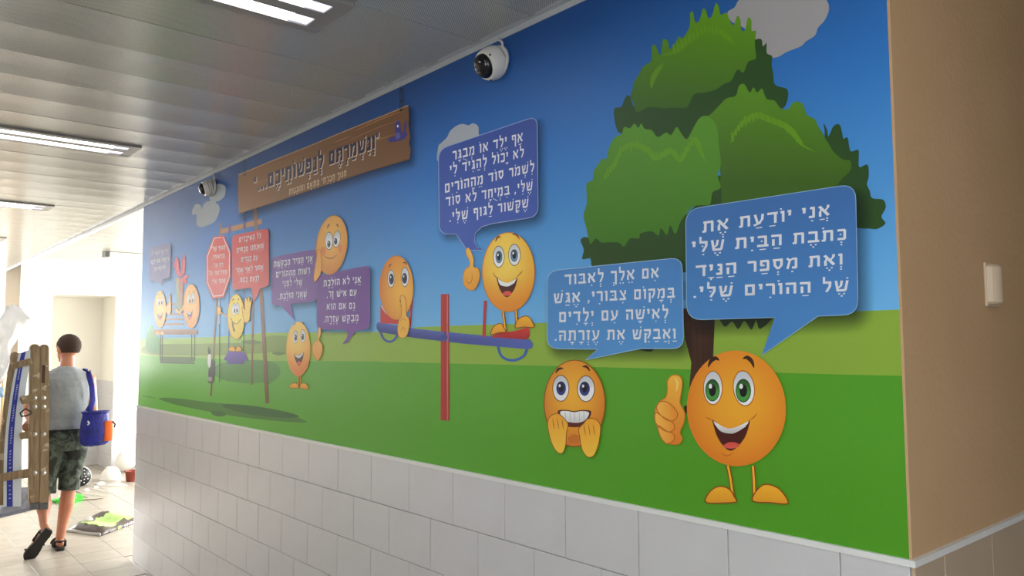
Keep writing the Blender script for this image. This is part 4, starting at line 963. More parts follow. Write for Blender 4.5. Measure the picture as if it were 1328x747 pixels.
A.stroke([(310, 277), (360, 261), (420, 241), (480, 221.6), (532, 206.2)], 1.2, (110, 70, 42), 10.6)
SIGN = A.build('wooden_sign', MURAL, label='brown wooden plank sign with navy lettering at the top')
Art().soft([(x+4, y+6) for x, y in SG], 12, .55, 9).build('drop_shadow', SIGN)
A = Art()
MAIN = '"וְנִשְׁמַרְתֶּם לְנַפְשׁוֹתֵיכֶם..."'
write(A, MAIN, 329.6+.9, 249.1+1, 492.4+.9, 190.2+1, 16.5, (226, 206, 180), 11, fat=.1)
write(A, MAIN, 329.6, 249.1, 492.4, 190.2, 16.5, (26, 16, 72), 11.7, fat=.06)
A.build('lettering', SIGN, label='navy Hebrew lettering with a pale edge', kind='stuff')
A = Art(); write(A, 'חִנּוּךְ חֶבְרָתִי מֻתְאָם וּמוּגָנוּת', 375.7, 252.8, 450.2, 228.1, 7.2, (226, 200, 166), 11)
A.build('lettering', SIGN, label='small cream Hebrew line', kind='stuff')
A = Art(); PU = (66, 58, 140)
A.blob([(513.5, 176), (513, 163), (516, 157), (519.6, 158.5), (520.5, 166), (522, 172), (527, 172), (529.5, 175), (525, 180), (518, 183), (512, 184), (506, 184.5), (504.5, 181), (509, 178)], PU, 11)
A.blob([(524.5, 172), (525.5, 160), (527.6, 156.5), (528, 164), (526.5, 174)], PU, 11); A.disc(516.8, 163.8, 1.2, 1.8, 11.8, (230, 230, 240)); A.blob([(514, 174), (518, 172), (520, 178), (515, 181)], (96, 96, 176), 11.5)
A.build('bird', SIGN, label='small purple bird')
for x, y, s in ((521.5, 143.5, 1), (318, 227.5, .72)):
    A = Art(); c = (40, 34, 32)
    def ring(cx, cy, a_, b_):
        A.stroke([(cx+a_*math.cos(t), cy+b_*math.sin(t)) for t in (2*PI*i/16 for i in range(17))], 1.0*s, c, 11)
    ring(x, y-6*s, 1.8*s, 7*s); ring(x-.3*s, y-24*s+5*s, 1.9*s, 8*s); A.disc(x-.5, y-.5, 2*s, 1.6*s, 11.2, c); A.stroke([(x-1.5*s, y-27*s), (x+2*s, y-29*s)], 1.4*s, c, 11)
    A.build('chain', SIGN, label='dark chain link holding the sign')

# ================================================================== THINGS ON THE WALLS
M_CAM = mat('camera_white', (214, 208, 200), .35); M_DOME = mat('smoked_dome', (20, 20, 22), .12); M_SCREW = mat('dark_screw', (60, 54, 50), .4)
def look(n, roll=0):
    """matrix whose z axis points along n"""
    n = Vector(n).normalized(); q = n.to_track_quat('Z', 'Y'); return q.to_matrix().to_4x4() @ Matrix.Rotation(roll, 4, 'Z')
def dome_camera(px, py, R, label, aim, bands=False):
    y, z = wall(px, py); t = empty('security_camera', (D-.006, y, z), label=label, cat='camera', group='dome cameras high on the mural wall')
    A0 = Matrix.Translation((D-.006, y, z)) @ look((-1, 0, 0))
    lathe('mounting_plate', [(0, 0), (R*1.02, 0), (R*1.02, R*.16), (R*.96, R*.22), (0, R*.22)], M_CAM, A0, parent=t)
    # body turned towards the corridor
    a = Vector(aim).normalized(); B0 = Matrix.Translation(Vector((D-.006, y, z))+Vector((-1, 0, 0))*R*.2) @ look(a)
    prof = [(0, -.1*R), (R*.97, -.1*R), (R*1.0, .12*R), (R*.99, R*.45), (R*.93, R*.72), (R*.86, R*.9), (R*.78, R*.98), (R*.72, R*.9), (0, R*.85)]
    lathe('housing', prof, M_CAM, B0, parent=t)
    lathe('dome', [(R*.74, R*.84), (R*.71, R*1.06), (R*.6, R*1.26), (R*.4, R*1.4), (R*.18, R*1.46), (0, R*1.47)], M_DOME, B0, parent=t)
    lathe('lens', [(R*.2, R*1.34), (R*.2, R*1.47), (R*.1, R*1.49), (0, R*1.485)], mat('lens_glass', (50, 52, 58), .1), B0 @ Matrix.Translation((-.1*R, 0, 0)), parent=t)
    if bands:
        for h in (.2, .4): lathe('groove', [(R*.99, h*R), (R*1.01, h*R+.001), (R*.99, h*R+.0025)], M_SCREW, B0, parent=t)
    for k in range(3):
        th = 2*PI*k/3+.5; p = B0 @ Vector((R*.88*math.cos(th), R*.88*math.sin(th), R*.84))
        lathe('screw', [(0, -.001), (.004, -.001), (.004, .0035), (0, .004)], M_SCREW, Matrix.Translation(p) @ look(a), seg=10, parent=t)
    top = Vector((D-.012, y-R*.55, z+R*.75)); end = Vector((D-.012, y-R*.15, ZC-.02))
    tube('cable', [top+Vector((0, R*.1, -R*.3)), top, (top+end)/2+Vector((-.004, -.012, 0)), end], .0045, M_CAM, t, seg=8)
dome_camera(648, 82, .06, 'white dome security camera on the blue sky above the royal blue bubble', (-1, .08, -.5))
dome_camera(278, 243.5, .054, 'white dome security camera beside the wooden sign, far along the wall', (-1, .25, -.3), bands=True)

# chime box on the wall round the corner
t = empty('wall_chime', (2.31, YR, 1.8), label='small white curved box on the plain cream wall at the right edge', cat='switch')
bm = bmesh.new()
n = 9; prof = [(-.036+.072*i/n, -.004-.026*math.sin(PI*i/n)**.6 if 0 < i < n else -.004) for i in range(n+1)]
x0_ = 2.3; M_BEI = mat('aged_plastic', (206, 184, 156), .4)
rings = []
for z in (-.052, -.046, .046, .052):
    s_ = .8 if abs(z) > .05 else 1
    rings.append([bm.verts.new((x0_+p[0]*s_, YR+p[1]*s_, 1.8+z)) for p in prof]+[bm.verts.new((x0_+.036*s_, YR, 1.8+z)), bm.verts.new((x0_-.036*s_, YR, 1.8+z))])
for a_, b_ in zip(rings, rings[1:]):
    m_ = len(a_)
    for i in range(m_): bm.faces.new((a_[i], a_[(i+1) % m_], b_[(i+1) % m_], b_[i]))
bm.faces.new(rings[0]); bm.faces.new(rings[-1][::-1])
child_local(link('cover', mesh_of(bm), M_BEI), t)
boxo('back_plate', (x0_-.038, x0_+.052, YR-.006, YR, 1.742, 1.858), M_BEI, t, bevel=.002)
boxo('button', (x0_+.038, x0_+.05, YR-.014, YR-.004, 1.785, 1.815), mat('button_white', (235, 228, 218), .3), t, bevel=.003)

# ================================================================== FLOOR THINGS IN THE FAR HALL
M_POTW = mat('white_planter', (240, 238, 234), .45); 
def planter(name, label, c, R, H, m, tilt=None, taper=.68, upside=False, rim=True, group=None):
    t = empty(name, c, label=label, cat='pot', group=group)
    rb = R*taper
    prof = [(0, 0), (rb, 0), (rb*1.05, H*.06), (R*.97, H*.88), (R*(1.06 if rim else 1), H*.9), (R*(1.06 if rim else 1), H), (R*.93, H), (R*.9, H*.86), (rb*.92, H*.08), (0, H*.06)]
    M = Matrix.Translation(c)
    if upside: M = M @ Matrix.Translation((0, 0, H)) @ Matrix.Rotation(PI, 4, 'X')
    if tilt: M = M @ tilt
    lathe('body', prof, m, M, parent=t); return t, M
FZ = .003
M_FILM = mat('white_film', (236, 234, 232), .45, transmission=.45)
# white bowl lying upside down
c = Vector((2.565, 10.62, FZ)); t = empty('plant_bowl', c, label='white plastic bowl upside down on the far floor', cat='pot')
lathe('bowl', [(.125, 0), (.13, .008), (.117, .014), (.112, .05), (.1, .09), (.078, .125), (.06, .14), (.058, .146), (.045, .147), (.045, .14), (0, .138)], M_POTW, Matrix.Translation(c), parent=t)
lathe('foot_ring', [(.05, .14), (.052, .152), (.046, .152), (.044, .14)], M_POTW, Matrix.Translation(c), parent=t)
# large white pot tipped on its side against the wall
c = Vector((2.86, 11.15, FZ)); t = empty('white_pot', c, label='large white pot tipped over against the tiled wall', cat='pot')
Mv = Matrix.Translation(c+Vector((-.0, 0, .115))) @ look((.45, -.25, .55)) @ Matrix.Translation((0, 0, -.11))
lathe('body', [(0, 0), (.06, 0), (.085, .02), (.12, .08), (.135, .14), (.13, .19), (.118, .215), (.108, .215), (.118, .18), (.12, .13), (.1, .07), (0, .04)], M_POTW, Mv, parent=t)
# red pot beside it
c = Vector((3.17, 11.0, FZ)); t = empty('red_pot', c, label='red glazed pot half hidden behind the end of the mural wall', cat='pot')
Mv = Matrix.Translation(c+Vector((0, 0, .135))) @ look((-.55, -.6, .35)) @ Matrix.Translation((0, 0, -.12))
lathe('body', [(0, 0), (.07, 0), (.1, .03), (.13, .1), (.14, .17), (.135, .21), (.123, .21), (.125, .17), (.11, .1), (0, .05)], mat('red_glaze', (186, 36, 34), .3), Mv, parent=t)
planter('clay_pot', 'small brown clay pot standing in front of the red pot', Vector((2.735, 10.32, FZ)), .085, .125, mat('clay', (140, 62, 48), .7), taper=.82)
# black sieve-bottomed pot on its side
c = Vector((2.17, 10.3, FZ)); t = empty('nursery_pot', c, label='black plastic pot with drainage holes lying on its side behind the man', cat='pot')
Mv = Matrix.Translation(c+Vector((0, 0, .115))) @ look((-.1, -1, .12)) @ Matrix.Translation((0, 0, -.02))
M_BLK = mat('black_plastic', (24, 24, 26), .4)
lathe('body', [(.112, -.16), (.118, -.16), (.118, -.14), (.105, 0), (.1, .012), (0, .012), (0, .004), (.095, .002), (.1, -.1), (.112, -.16)], M_BLK, Mv, parent=t)
lathe('rim', [(.113, -.16), (.124, -.16), (.124, -.145), (.113, -.145)], M_POTW, Mv, parent=t)
rnd = random.Random(5)
for i in range(16):
    th = 2*PI*i/16; r = .045+.03*(i % 2)
    lathe('drainage_hole', [(0, .0125), (.007, .0125), (.007, .014), (0, .0145)], M_POTW, Mv @ Matrix.Translation((r*math.cos(th), r*math.sin(th), 0)), seg=6, parent=t)
# flattened sack of compost
def sack():
    c = (on_floor(90, 690)+on_floor(172, 672))/2; A = on_floor(88, 691); B = on_floor(130, 696); Cc = on_floor(180, 676); Dd = on_floor(177, 662); E_ = on_floor(128, 667); F_ = on_floor(100, 676)
    t = empty('compost_sack', (B+Dd)/2, label='flattened brown and green compost sack on the floor beside the mural wall', cat='bag')
    origin = Vector((1.66, 7.80, FZ)); ux = Vector((.62, .42, 0)).normalized(); uy = Vector((-.42, .62, 0)).normalized()
    a, b_, c_, d_ = on_floor(86, 690), on_floor(130, 696), on_floor(186, 675), on_floor(128, 668)
    nx_, ny_ = 22, 14; bm = bmesh.new(); grid = []
    for j in range(ny_+1):
        row = []
        for i in range(nx_+1):
            u, v_ = i/nx_, j/ny_
            p = (a*(1-u)+b_*u)*(1-v_)+(d_*(1-u)+c_*u)*v_
            e = min(u, 1-u, 1.0)*2; f = min(v_, 1-v_)*2
            h = .055*(min(1, e*3)*min(1, f*3))**.5*(.65+.35*mnoise.noise(Vector((u*4, v_*5, 2))))+.012*mnoise.noise(Vector((u*11, v_*13, 0)))*min(1, e*3)
            h += .02*min(1, e*3)*min(1, f*3)*math.sin(v_*9)
            row.append(bm.verts.new((p.x, p.y, FZ+.012+max(0, h))))
        grid.append(row)
    top = []
    for j in range(ny_):
        for i in range(nx_): f = bm.faces.new((grid[j][i], grid[j][i+1], grid[j+1][i+1], grid[j+1][i])); f.material_index = 1 if (.3 < (i+.5)/nx_ + .06*math.sin(j) < .86 and .16 < (j+.5)/ny_ < .92) is False else 0
    # skirt
    bord = [grid[0][i] for i in range(nx_+1)]+[grid[j][nx_] for j in range(1, ny_+1)]+[grid[ny_][i] for i in range(nx_-1, -1, -1)]+[grid[j][0] for j in range(ny_-1, 0, -1)]
    low = [bm.verts.new((v.co.x, v.co.y, FZ)) for v in bord]
    for i in range(len(bord)):
        f = bm.faces.new((bord[i], low[i], low[(i+1) % len(low)], bord[(i+1) % len(bord)])); f.material_index = 1
    bm.faces.new(low)
    me = mesh_of(bm, True); me.materials.append(mat('sack_green', (176, 214, 120), .35)); me.materials.append(mat('sack_brown', (66, 52, 44), .4))
    child_local(link('film', me), t)
    # white folded hem along the near end
    P = [a*(1-u)+b_*u for u in (0, .25, .5, .75, 1)]
    tube('hem', [p+Vector((0, -.004, .012+FZ+.005*math.sin(i*2))) for i, p in enumerate(P)], (.006, .016) and [(.006, .014)]*5, mat('white_film', (226, 222, 220), .4), t, seg=8, ref=Vector((0, 0, 1)))
    # printed badge and lettering on the long side
    Q = [b_*(1-u)+c_*u for u in (.12, .25, .4, .56, .66)]
    dirn = (c_-b_).normalized()
    def patch(name, u0_, u1_, z0_, z1_, m):
        o_ = Vector((dirn.y, -dirn.x, 0))*.003
        p0, p1 = b_*(1-u0_)+c_*u0_+o_, b_*(1-u1_)+c_*u1_+o_; bm = bmesh.new()
        vs = [bm.verts.new(p0+Vector((0, 0, z0_))), bm.verts.new(p1+Vector((0, 0, z0_))), bm.verts.new(p1+Vector((0, 0, z1_))), bm.verts.new(p0+Vector((0, 0, z1_)))]
        vs2 = [bm.verts.new(v.co+o_*.4) for v in vs]
        bm.faces.new(vs); bm.faces.new(vs2[::-1])
        for i in range(4): bm.faces.new((vs[i], vs[(i+1) % 4], vs2[(i+1) % 4], vs2[i]))
        child_local(link(name, mesh_of(bm), m), t)
    M_GR, M_WP = mat('sack_green', (176, 214, 120), .35), mat('white_print', (222, 224, 240), .5)
    patch('badge', .2, .3, .008, .03, mat('grey_badge', (150, 146, 140), .5)); patch('green_emblem', .38, .45, .006, .034, M_GR)
    for k_ in range(5): patch('print_mark', .53+.05*k_, .56+.05*k_, .008, .032 if k_ % 2 else .028, M_WP)
    return t
sack()
# thin sticks and white scraps lying about
M_STICK = mat('dry_stick', (120, 104, 92), .8); M_SCRAP = mat('paper_scrap', (238, 234, 228), .7)
SK = [((93, 642), (114, 645)), ((101, 650), (134, 646)), ((108, 640), (140, 644)), ((112, 630), (166, 629.5)), ((120, 634), (146, 640)), ((90, 634), (106, 640))]
WHR = ['nearest the sack', 'with a dark knot at its end', 'in the middle of the litter', 'long and pale, towards the brown clay pot', 'short, below the white bowl', 'beside the black pot']
for i, (p, q) in enumerate(SK):
    a_, b_ = on_floor(*p, .009), on_floor(*q, .009)
    o = tube('stick', [a_, (a_*2+b_)/3+Vector((0, .02, .002)), (a_+b_*2)/3-Vector((0, .01, 0)), b_], [.006, .005, .005, .003], M_SCRAP if i in (2, 3, 4) else M_STICK, seg=6)
    tag(o, 'thin stick on the littered floor, %s' % WHR[i], 'stick', 'sticks and stems littering the far floor')
rnd = random.Random(8)
def crumple(name, c, r, label, m, flat=.5, cat='scrap', group=None, seed=1, seg=2):
    bm = bmesh.new(); bmesh.ops.create_icosphere(bm, subdivisions=seg, radius=r)
    for v in bm.verts:
        d = 1+.45*mnoise.noise(v.co*(2.2/r)+Vector((seed, 0, 0))); v.co = Vector((v.co.x*d, v.co.y*d, abs(v.co.z)*flat*d if v.co.z > 0 else v.co.z*.1)); v.co += Vector(c)
    o = link(name, mesh_of(bm), m); tag(o, label, cat, group); return o
SP = [((130, 628), .05, 'largest scrap, right below the white bowl'), ((124, 632), .03, 'scrap left of the largest one'), ((112, 636), .03, 'scrap between the sticks'), ((143, 629), .022, 'small scrap towards the brown clay pot'), ((104, 646), .022, 'scrap by the knotted stick'), ((156, 621), .018, 'tiny scrap at the foot of the white bowl')]
for i, ((x, y), r, lb) in enumerate(SP): crumple('paper_scrap', on_floor(x, y, FZ), r, 'white crumpled paper '+lb, M_SCRAP, .6, 'scrap', 'paper scraps on the far floor', i, 2)
crumple('paper_tuft', on_floor(116, 679, .05)+Vector((0, 0, .03)), .03, 'white crumpled tissue resting on top of the compost sack', M_SCRAP, 1.0, 'scrap', None, 9, 2)
# dark tarpaulin with a green bag on it, behind the man
def tarp():
    t = empty('tarpaulin', on_floor(30, 655), label='dark blue-black plastic tarpaulin heaped on the floor behind the man', cat='tarpaulin')
    a, b_, c_, d_ = on_floor(-40, 682), on_floor(50, 660), on_floor(64, 632), on_floor(-40, 636)
    nx_, ny_ = 30, 14; bm = bmesh.new(); g = []
    for j in range(ny_+1):
        row = []
        for i in range(nx_+1):
            u, v_ = i/nx_, j/ny_; p = (a*(1-u)+b_*u)*(1-v_)+(d_*(1-u)+c_*u)*v_
            e = min(1, min(u+.3, 1-u, )*4)*min(1, min(v_, 1-v_)*4)
            row.append(bm.verts.new((p.x, p.y, FZ+.008+e*(.09*abs(mnoise.noise(Vector((u*5, v_*3, 0))))+.05*(1-abs(2*v_-1))+.03*abs(mnoise.noise(Vector((u*15, v_*11, 3))))))))
        g.append(row)
    for j in range(ny_):
        for i in range(nx_): bm.faces.new((g[j][i], g[j][i+1], g[j+1][i+1], g[j+1][i]))
    o = link('sheet', mesh_of(bm, True), mat('tarp_dark', (34, 36, 52), .6, bump=(30, .3))); child_local(o, t)
    so = o.modifiers.new('thickness', 'SOLIDIFY'); so.thickness = .006
tarp()
c = on_floor(70, 650, FZ); crumple('green_bag', c+Vector((.12, -.1, 0)), .14, 'bright green crumpled plastic bag on the floor between the legs of the man', mat('green_film', (70, 214, 60), .35), .55, 'bag', None, 4, 3)

# ================================================================== THE MAN WITH THE LADDER
MX, MY = 1.40, 7.27
man = empty('person', (MX, MY, .0), label='person seen from behind in grey sleeveless shirt and camouflage shorts carrying a wooden ladder', cat='person')
M_SKIN = mat('skin', (196, 134, 104), .5, noise=7, col2=(184, 120, 92)); M_HAIR = mat('short_dark_hair', (66, 44, 34), .85, bump=(300, .8))
M_SHIRT = mat('grey_jersey', (158, 164, 168), .85, noise=5, col2=(146, 152, 157), bump=(26, .5))
def camo():
    m = bpy.data.materials.new('camouflage_cloth'); m.use_nodes = True; nt = m.node_tree; b = nt.nodes['Principled BSDF']; L = nt.links.new
    tc = nt.nodes.new('ShaderNodeTexCoord'); n = nt.nodes.new('ShaderNodeTexNoise'); n.inputs['Scale'].default_value = 9; n.inputs['Detail'].default_value = 3; n.inputs['Distortion'].default_value = 1.2
    L(tc.outputs['Object'], n.inputs['Vector']); r = nt.nodes.new('ShaderNodeValToRGB'); r.color_ramp.interpolation = 'CONSTANT'
    e = r.color_ramp.elements; e[0].position = 0; e[0].color = (*lin((44, 48, 44)), 1); e[1].position = .45; e[1].color = (*lin((72, 82, 72)), 1)
    for p, c in ((.54, (92, 104, 94)), (.62, (58, 60, 50))):
        q = e.new(p); q.color = (*lin(c), 1)
    L(n.outputs['Fac'], r.inputs[0]); L(r.outputs[0], b.inputs['Base Color']); b.inputs['Roughness'].default_value = .85
    n2 = nt.nodes.new('ShaderNodeTexNoise'); n2.inputs['Scale'].default_value = 22; L(tc.outputs['Object'], n2.inputs['Vector'])
    bp = nt.nodes.new('ShaderNodeBump'); bp.inputs['Strength'].default_value = .6; bp.inputs['Distance'].default_value = .02; L(n2.outputs['Fac'], bp.inputs['Height']); L(bp.outputs[0], b.inputs['Normal'])
    return m
M_CAMO = camo()
O_ = Vector((MX, MY, 0))
def V(x, y, z): return Vector((x, y, z))+O_
def fuse(name, bm, m, parent, vox, smooth=6, **k):
    """several closed shapes grown together into one continuous surface"""
    o = link(name, mesh_of(bm, True), m); child_local(o, parent)
    r = o.modifiers.new('fuse', 'REMESH'); r.mode = 'VOXEL'; r.voxel_size = vox; r.use_smooth_shade = True
    if smooth: q = o.modifiers.new('soften', 'SMOOTH'); q.factor = .5; q.iterations = smooth
    return tag(o, **k)
def ball(bm, c, r, seg=20):
    rx, ry, rz = r if isinstance(r, tuple) else (r, r, r)
    bmesh.ops.create_uvsphere(bm, u_segments=seg, v_segments=seg//2+2, radius=1, matrix=Matrix.Translation(c) @ Matrix.Diagonal((rx, ry, rz, 1)))
bm = bmesh.new()
# head turned a little to the left (towards -x), seen from behind; face looks along HD
HC = V(.005, .03, 1.625); HD = Vector((-.42, .9, -.05)).normalized(); HR = Vector((HD.y, -HD.x, 0)).normalized()
Hm = Matrix(((HR.x, HD.x, 0, HC.x), (HR.y, HD.y, 0, HC.y), (0, 0, 1, HC.z), (0, 0, 0, 1)))
def hb(x, y, z, r):
    rx, ry, rz = r; bmesh.ops.create_uvsphere(bm, u_segments=20, v_segments=14, radius=1, matrix=Hm @ Matrix.Translation((x, y, z)) @ Matrix.Diagonal((rx, ry, rz, 1)))
hb(0, -.012, .025, (.076, .094, .088)); hb(0, .035, -.045, (.056, .058, .066)); hb(0, .07, -.095, (.026, .022, .02))       # skull, jaw, chin
hb(0, .1, -.025, (.012, .02, .022)); hb(0, .09, .0, (.009, .014, .025)); hb(0, .088, .022, (.05, .012, .01))                # nose, bridge, brow
hb(0, .09, -.06, (.022, .01, .006)); hb(0, .088, -.071, (.02, .01, .006)); hb(-.03, .08, .005, (.013, .012, .009)); hb(.03, .08, .005, (.013, .012, .009))   # lips, eyes
for s in (-1, 1):
    bmesh.ops.create_uvsphere(bm, u_segments=16, v_segments=10, radius=1, matrix=Hm @ Matrix.Translation((s*.081, -.005, -.012)) @ Matrix.Rotation(s*-.45, 4, 'Z') @ Matrix.Diagonal((.008, .021, .032, 1)))
UP = Vector((0, 1, 0))
loft(bm, [V(0, -.01, 1.38), V(0, -.005, 1.46), V(.004, .012, 1.53), V(.005, .03, 1.58)], [(.085, .07), (.058, .056), (.052, .055), (.05, .05)], 16, UP)
# trunk
loft(bm, [V(0, 0, .86), V(0, 0, .95), V(0, 0, 1.05), V(0, -.005, 1.2), V(0, -.01, 1.32), V(-.005, -.01, 1.4), V(-.0, -.008, 1.44)],
     [(.13, .09), (.155, .105), (.145, .095), (.158, .105), (.172, .105), (.165, .085), (.1, .06)], 24, UP)
# arms: the right hangs beside the bag, the left goes out through the ladder
SHr, ELr, WRr = V(.165, -.005, 1.375), V(.2, -.01, 1.10), V(.168, .045, .865)
loft(bm, [V(.12, -.005, 1.39), SHr, (SHr*.55+ELr*.45), ELr, ELr*.6+WRr*.4, WRr], [(.052, .052), (.052, .054), (.046, .047), (.038, .039), (.036, .037), (.025, .022)], 14, UP)
SHl, ELl, WRl = V(-.175, 0, 1.395), V(-.265, .03, 1.14), V(-.262, -.10, 1.065)
loft(bm, [V(-.12, 0, 1.4), SHl, (SHl*.55+ELl*.45), ELl, ELl*.5+WRl*.5, WRl], [(.052, .052), (.052, .054), (.046, .047), (.038, .039), (.036, .036), (.025, .023)], 14, UP)
# right hand, loosely curled round a rag
def hand(W_, down, out, thumb, curl, R=.0085, L=.085):
    """palm from the wrist along down; out = palm normal; thumb = towards the thumb"""
    down, out, thumb = (Vector(v).normalized() for v in (down, out, thumb))
    loft(bm, [W_, W_+down*.03, W_+down*.06, W_+down*.09], [(.024, .018), (.034, .015), (.038, .014), (.036, .012)], 12, out)
    for i, (o_, ln) in enumerate(((.028, .9), (.0095, 1.), (-.0095, .94), (-.028, .76))):
        p = W_+down*.085+thumb*o_; pts = [p-down*.02]; d = down.copy(); ax = down.cross(out)
        for j, q in enumerate((.032, .024, .018)):
            d = (Matrix.Rotation(curl[j], 3, ax) @ d); p = p+d*q*ln; pts.append(p.copy())
        loft(bm, pts, [R*1.05, R, R*.92, R*.75], 8, out)
    p = W_+down*.025+thumb*.022; d = (down*.6+thumb*.8+out*.25).normalized(); q = (down*.9+thumb*.25+out*.5).normalized()
    loft(bm, [p-d*.012, p+d*.03, p+d*.03+q*.026, p+d*.03+q*.046], [R*1.4, R*1.25, R*1.05, R*.8], 8, out)
hand(WRr, (-.02, .12, -1), (-1, 0, -.1), (0, 1, .1), (.55, .7, .5))
hand(WRl, (-.35, -.75, -.35), (0, .1, -1), (1, -.4, 0), (.85, 1.1, .8))
# legs: right foot flat on the floor, left foot trailing on its toes
KR, AR = V(.055, .055, .49), V(-.005, .02, .085)
loft(bm, [V(.085, 0, .93), V(.085, .01, .8), KR+Vector((0, 0, .06)), KR, KR*.68+AR*.32+Vector((0, -.012, 0)), KR*.3+AR*.7, AR], [(.088, .095), (.085, .09), (.06, .065), (.054, .058), (.056, .062), (.04, .043), (.032, .038)], 16, UP)
KL, AL = V(-.14, .04, .49), V(-.145, -.135, .235)
loft(bm, [V(-.085, 0, .93), V(-.095, .01, .8), KL+Vector((0, 0, .06)), KL, KL*.62+AL*.38+Vector((0, -.02, -.01)), KL*.3+AL*.7, AL], [(.088, .095), (.085, .09), (.06, .065), (.054, .058), (.056, .06), (.04, .043), (.032, .037)], 16, UP)
# feet: heel to toe
def foot(heel, toe, upv):
    heel, toe, upv = Vector(heel), Vector(toe), Vector(upv); d = toe-heel; L = d.length; d = d/L; s_ = d.cross(upv).normalized()
    loft(bm, [heel+upv*.03, heel+d*.04+upv*.035, heel+d*.11+upv*.034, heel+d*.17+upv*.024, heel+d*(L-.03)+upv*.016], [(.024, .026), (.031, .033), (.036, .031), (.042, .022), (.042, .014)], 14, upv)
    for i, (o_, ln, r) in enumerate(((-.03, .04, .013), (-.012, .038, .0095), (.003, .034, .009), (.018, .028, .0085), (.032, .02, .008))):
        p = heel+d*(L-.04)+s_*o_*foot.side+upv*.014; loft(bm, [p, p+d*ln*.6, p+d*ln], [r, r, r*.8], 8, upv)
foot.side = 1
HRt, TRt = V(-.01, -.03, .022), V(.015, .22, .022)
foot(HRt, TRt, (0, 0, 1)); ball(bm, AR+Vector((0, 0, -.02)), (.034, .04, .04))
foot.side = -1
HLt, TLt = V(-.14, -.215, .2), V(-.24, -.155, .03-.012); dl = (TLt-HLt); TLt = HLt+dl.normalized()*.245
TLt.z = max(TLt.z, .012); upl = (Vector((.18, .92, .38))-dl.normalized()*Vector((.18, .92, .38)).dot(dl.normalized())).normalized()
foot(HLt, TLt, upl); loft(bm, [AL, AL*.5+(HLt+upl*.035)*.5, HLt+upl*.03], [(.032, .037), (.032, .036), (.03, .03)], 12, UP)
fuse('body', bm, M_SKIN, man, .0065, 4)
# hair: cap close to the skull, open towards the face
bm = bmesh.new(); bmesh.ops.create_uvsphere(bm, u_segments=32, v_segments=20, radius=1, matrix=Matrix.Diagonal((.0815, .1, .0945, 1)))
dele = [v for v in bm.verts if (v.co.y > .06 and v.co.z < .05) or v.co.z < -.062 or (v.co.y > .022 and v.co.z < -.0)]
bmesh.ops.delete(bm, geom=dele, context='VERTS')
for v in bm.verts: v.co = Hm @ (v.co*(1+.02*mnoise.noise(v.co*60))+Vector((0, -.012, .025)))
o = link('hair', mesh_of(bm, True), M_HAIR); child_local(o, man); so = o.modifiers.new('thickness', 'SOLIDIFY'); so.thickness = .008; so.offset = 0
for s in (-1, 1):
    bm = bmesh.new(); bmesh.ops.create_uvsphere(bm, u_segments=12, v_segments=8, radius=.009, matrix=Hm @ Matrix.Translation((s*.03, .087, .005))); 
    child_local(link('eye', mesh_of(bm, True), mat('eye_white', (230, 228, 224), .2)), man)
# sleeveless shirt
bm = bmesh.new()
def wr(n_, z): return .006*mnoise.noise(Vector((n_*2., z*9, 1)))
rings = loft(bm, [V(.0, 0, .965), V(0, 0, 1.0), V(0, 0, 1.06), V(0, -.005, 1.13), V(0, -.005, 1.2), V(0, -.01, 1.27), V(.0, -.01, 1.34), V(-.004, -.012, 1.39), V(-.004, -.012, 1.425), V(-.004, -.008, 1.452), V(-.002, -.004, 1.468)],
     [(.168, .12), (.17, .122), (.162, .114), (.165, .114), (.17, .118), (.178, .12), (.186, .118), (.182, .108), (.158, .092), (.108, .078), (.072, .068)], 40, UP)
for i, r in enumerate(rings):
    for j, v in enumerate(r):
        d = v.co-V(0, 0, v.co.z); v.co += Vector((d.x, d.y, 0)).normalized()*(.007*mnoise.noise(Vector((v.co.x*18, v.co.z*26+v.co.x*20, v.co.y*14)))-.002)
fuse('shirt', bm, M_SHIRT, man, .006, 3)
tube('collar', [V(-.002+.064*math.cos(t_), -.002+.06*math.sin(t_), 1.474+.006*math.sin(t_)) for t_ in [2*PI*i/24 for i in range(25)]], .0055, M_SHIRT, man, seg=8, ref=Vector((0, 0, 1)))
for s in (-1, 1):
    tube('arm_hem', [V(s*(.158)+s*.012*math.sin(t_*1), .062*math.cos(t_)-.004, 1.372+.07*math.sin(t_)) for t_ in [2*PI*i/20 for i in range(21)]], .005, M_SHIRT, man, seg=8, ref=Vector((1, 0, 0)))
# shorts with thigh pockets, belt
bm = bmesh.new()
loft(bm, [V(0, 0, .985), V(0, 0, .93), V(0, 0, .86), V(0, 0, .8)], [(.158, .115), (.166, .125), (.17, .13), (.16, .12)], 28, UP)
loft(bm, [V(.075, 0, .88), V(.078, .015, .78), V(.064, .035, .66), V(.056, .05, .56), V(.052, .05, .47)], [(.098, .115), (.096, .11), (.088, .1), (.082, .094), (.082, .09)], 24, UP)
loft(bm, [V(-.09, 0, .88), V(-.1, .015, .78), V(-.12, .03, .66), V(-.13, .035, .56), V(-.138, .02, .46)], [(.1, .115), (.1, .11), (.094, .1), (.09, .096), (.09, .095)], 24, UP)
for v in bm.verts: v.co += Vector((1, .6, 0))*.008*mnoise.noise(v.co*16)
fuse('shorts', bm, M_CAMO, man, .007, 3)
for (px_, py_, pz_, s) in ((.138, .05, .62, 1), (-.205, .03, .6, -1)):
    bm = bmesh.new(); box(bm, -.014, .014, -.06, .06, -.075, .075); bmesh.ops.bevel(bm, geom=bm.edges[:], offset=.01, segments=2, affect='EDGES')
    for v in bm.verts: v.co = v.co+V(px_*.93+(.0), py_, pz_)
    child_local(link('thigh_pocket', mesh_of(bm, True), M_CAMO), man)
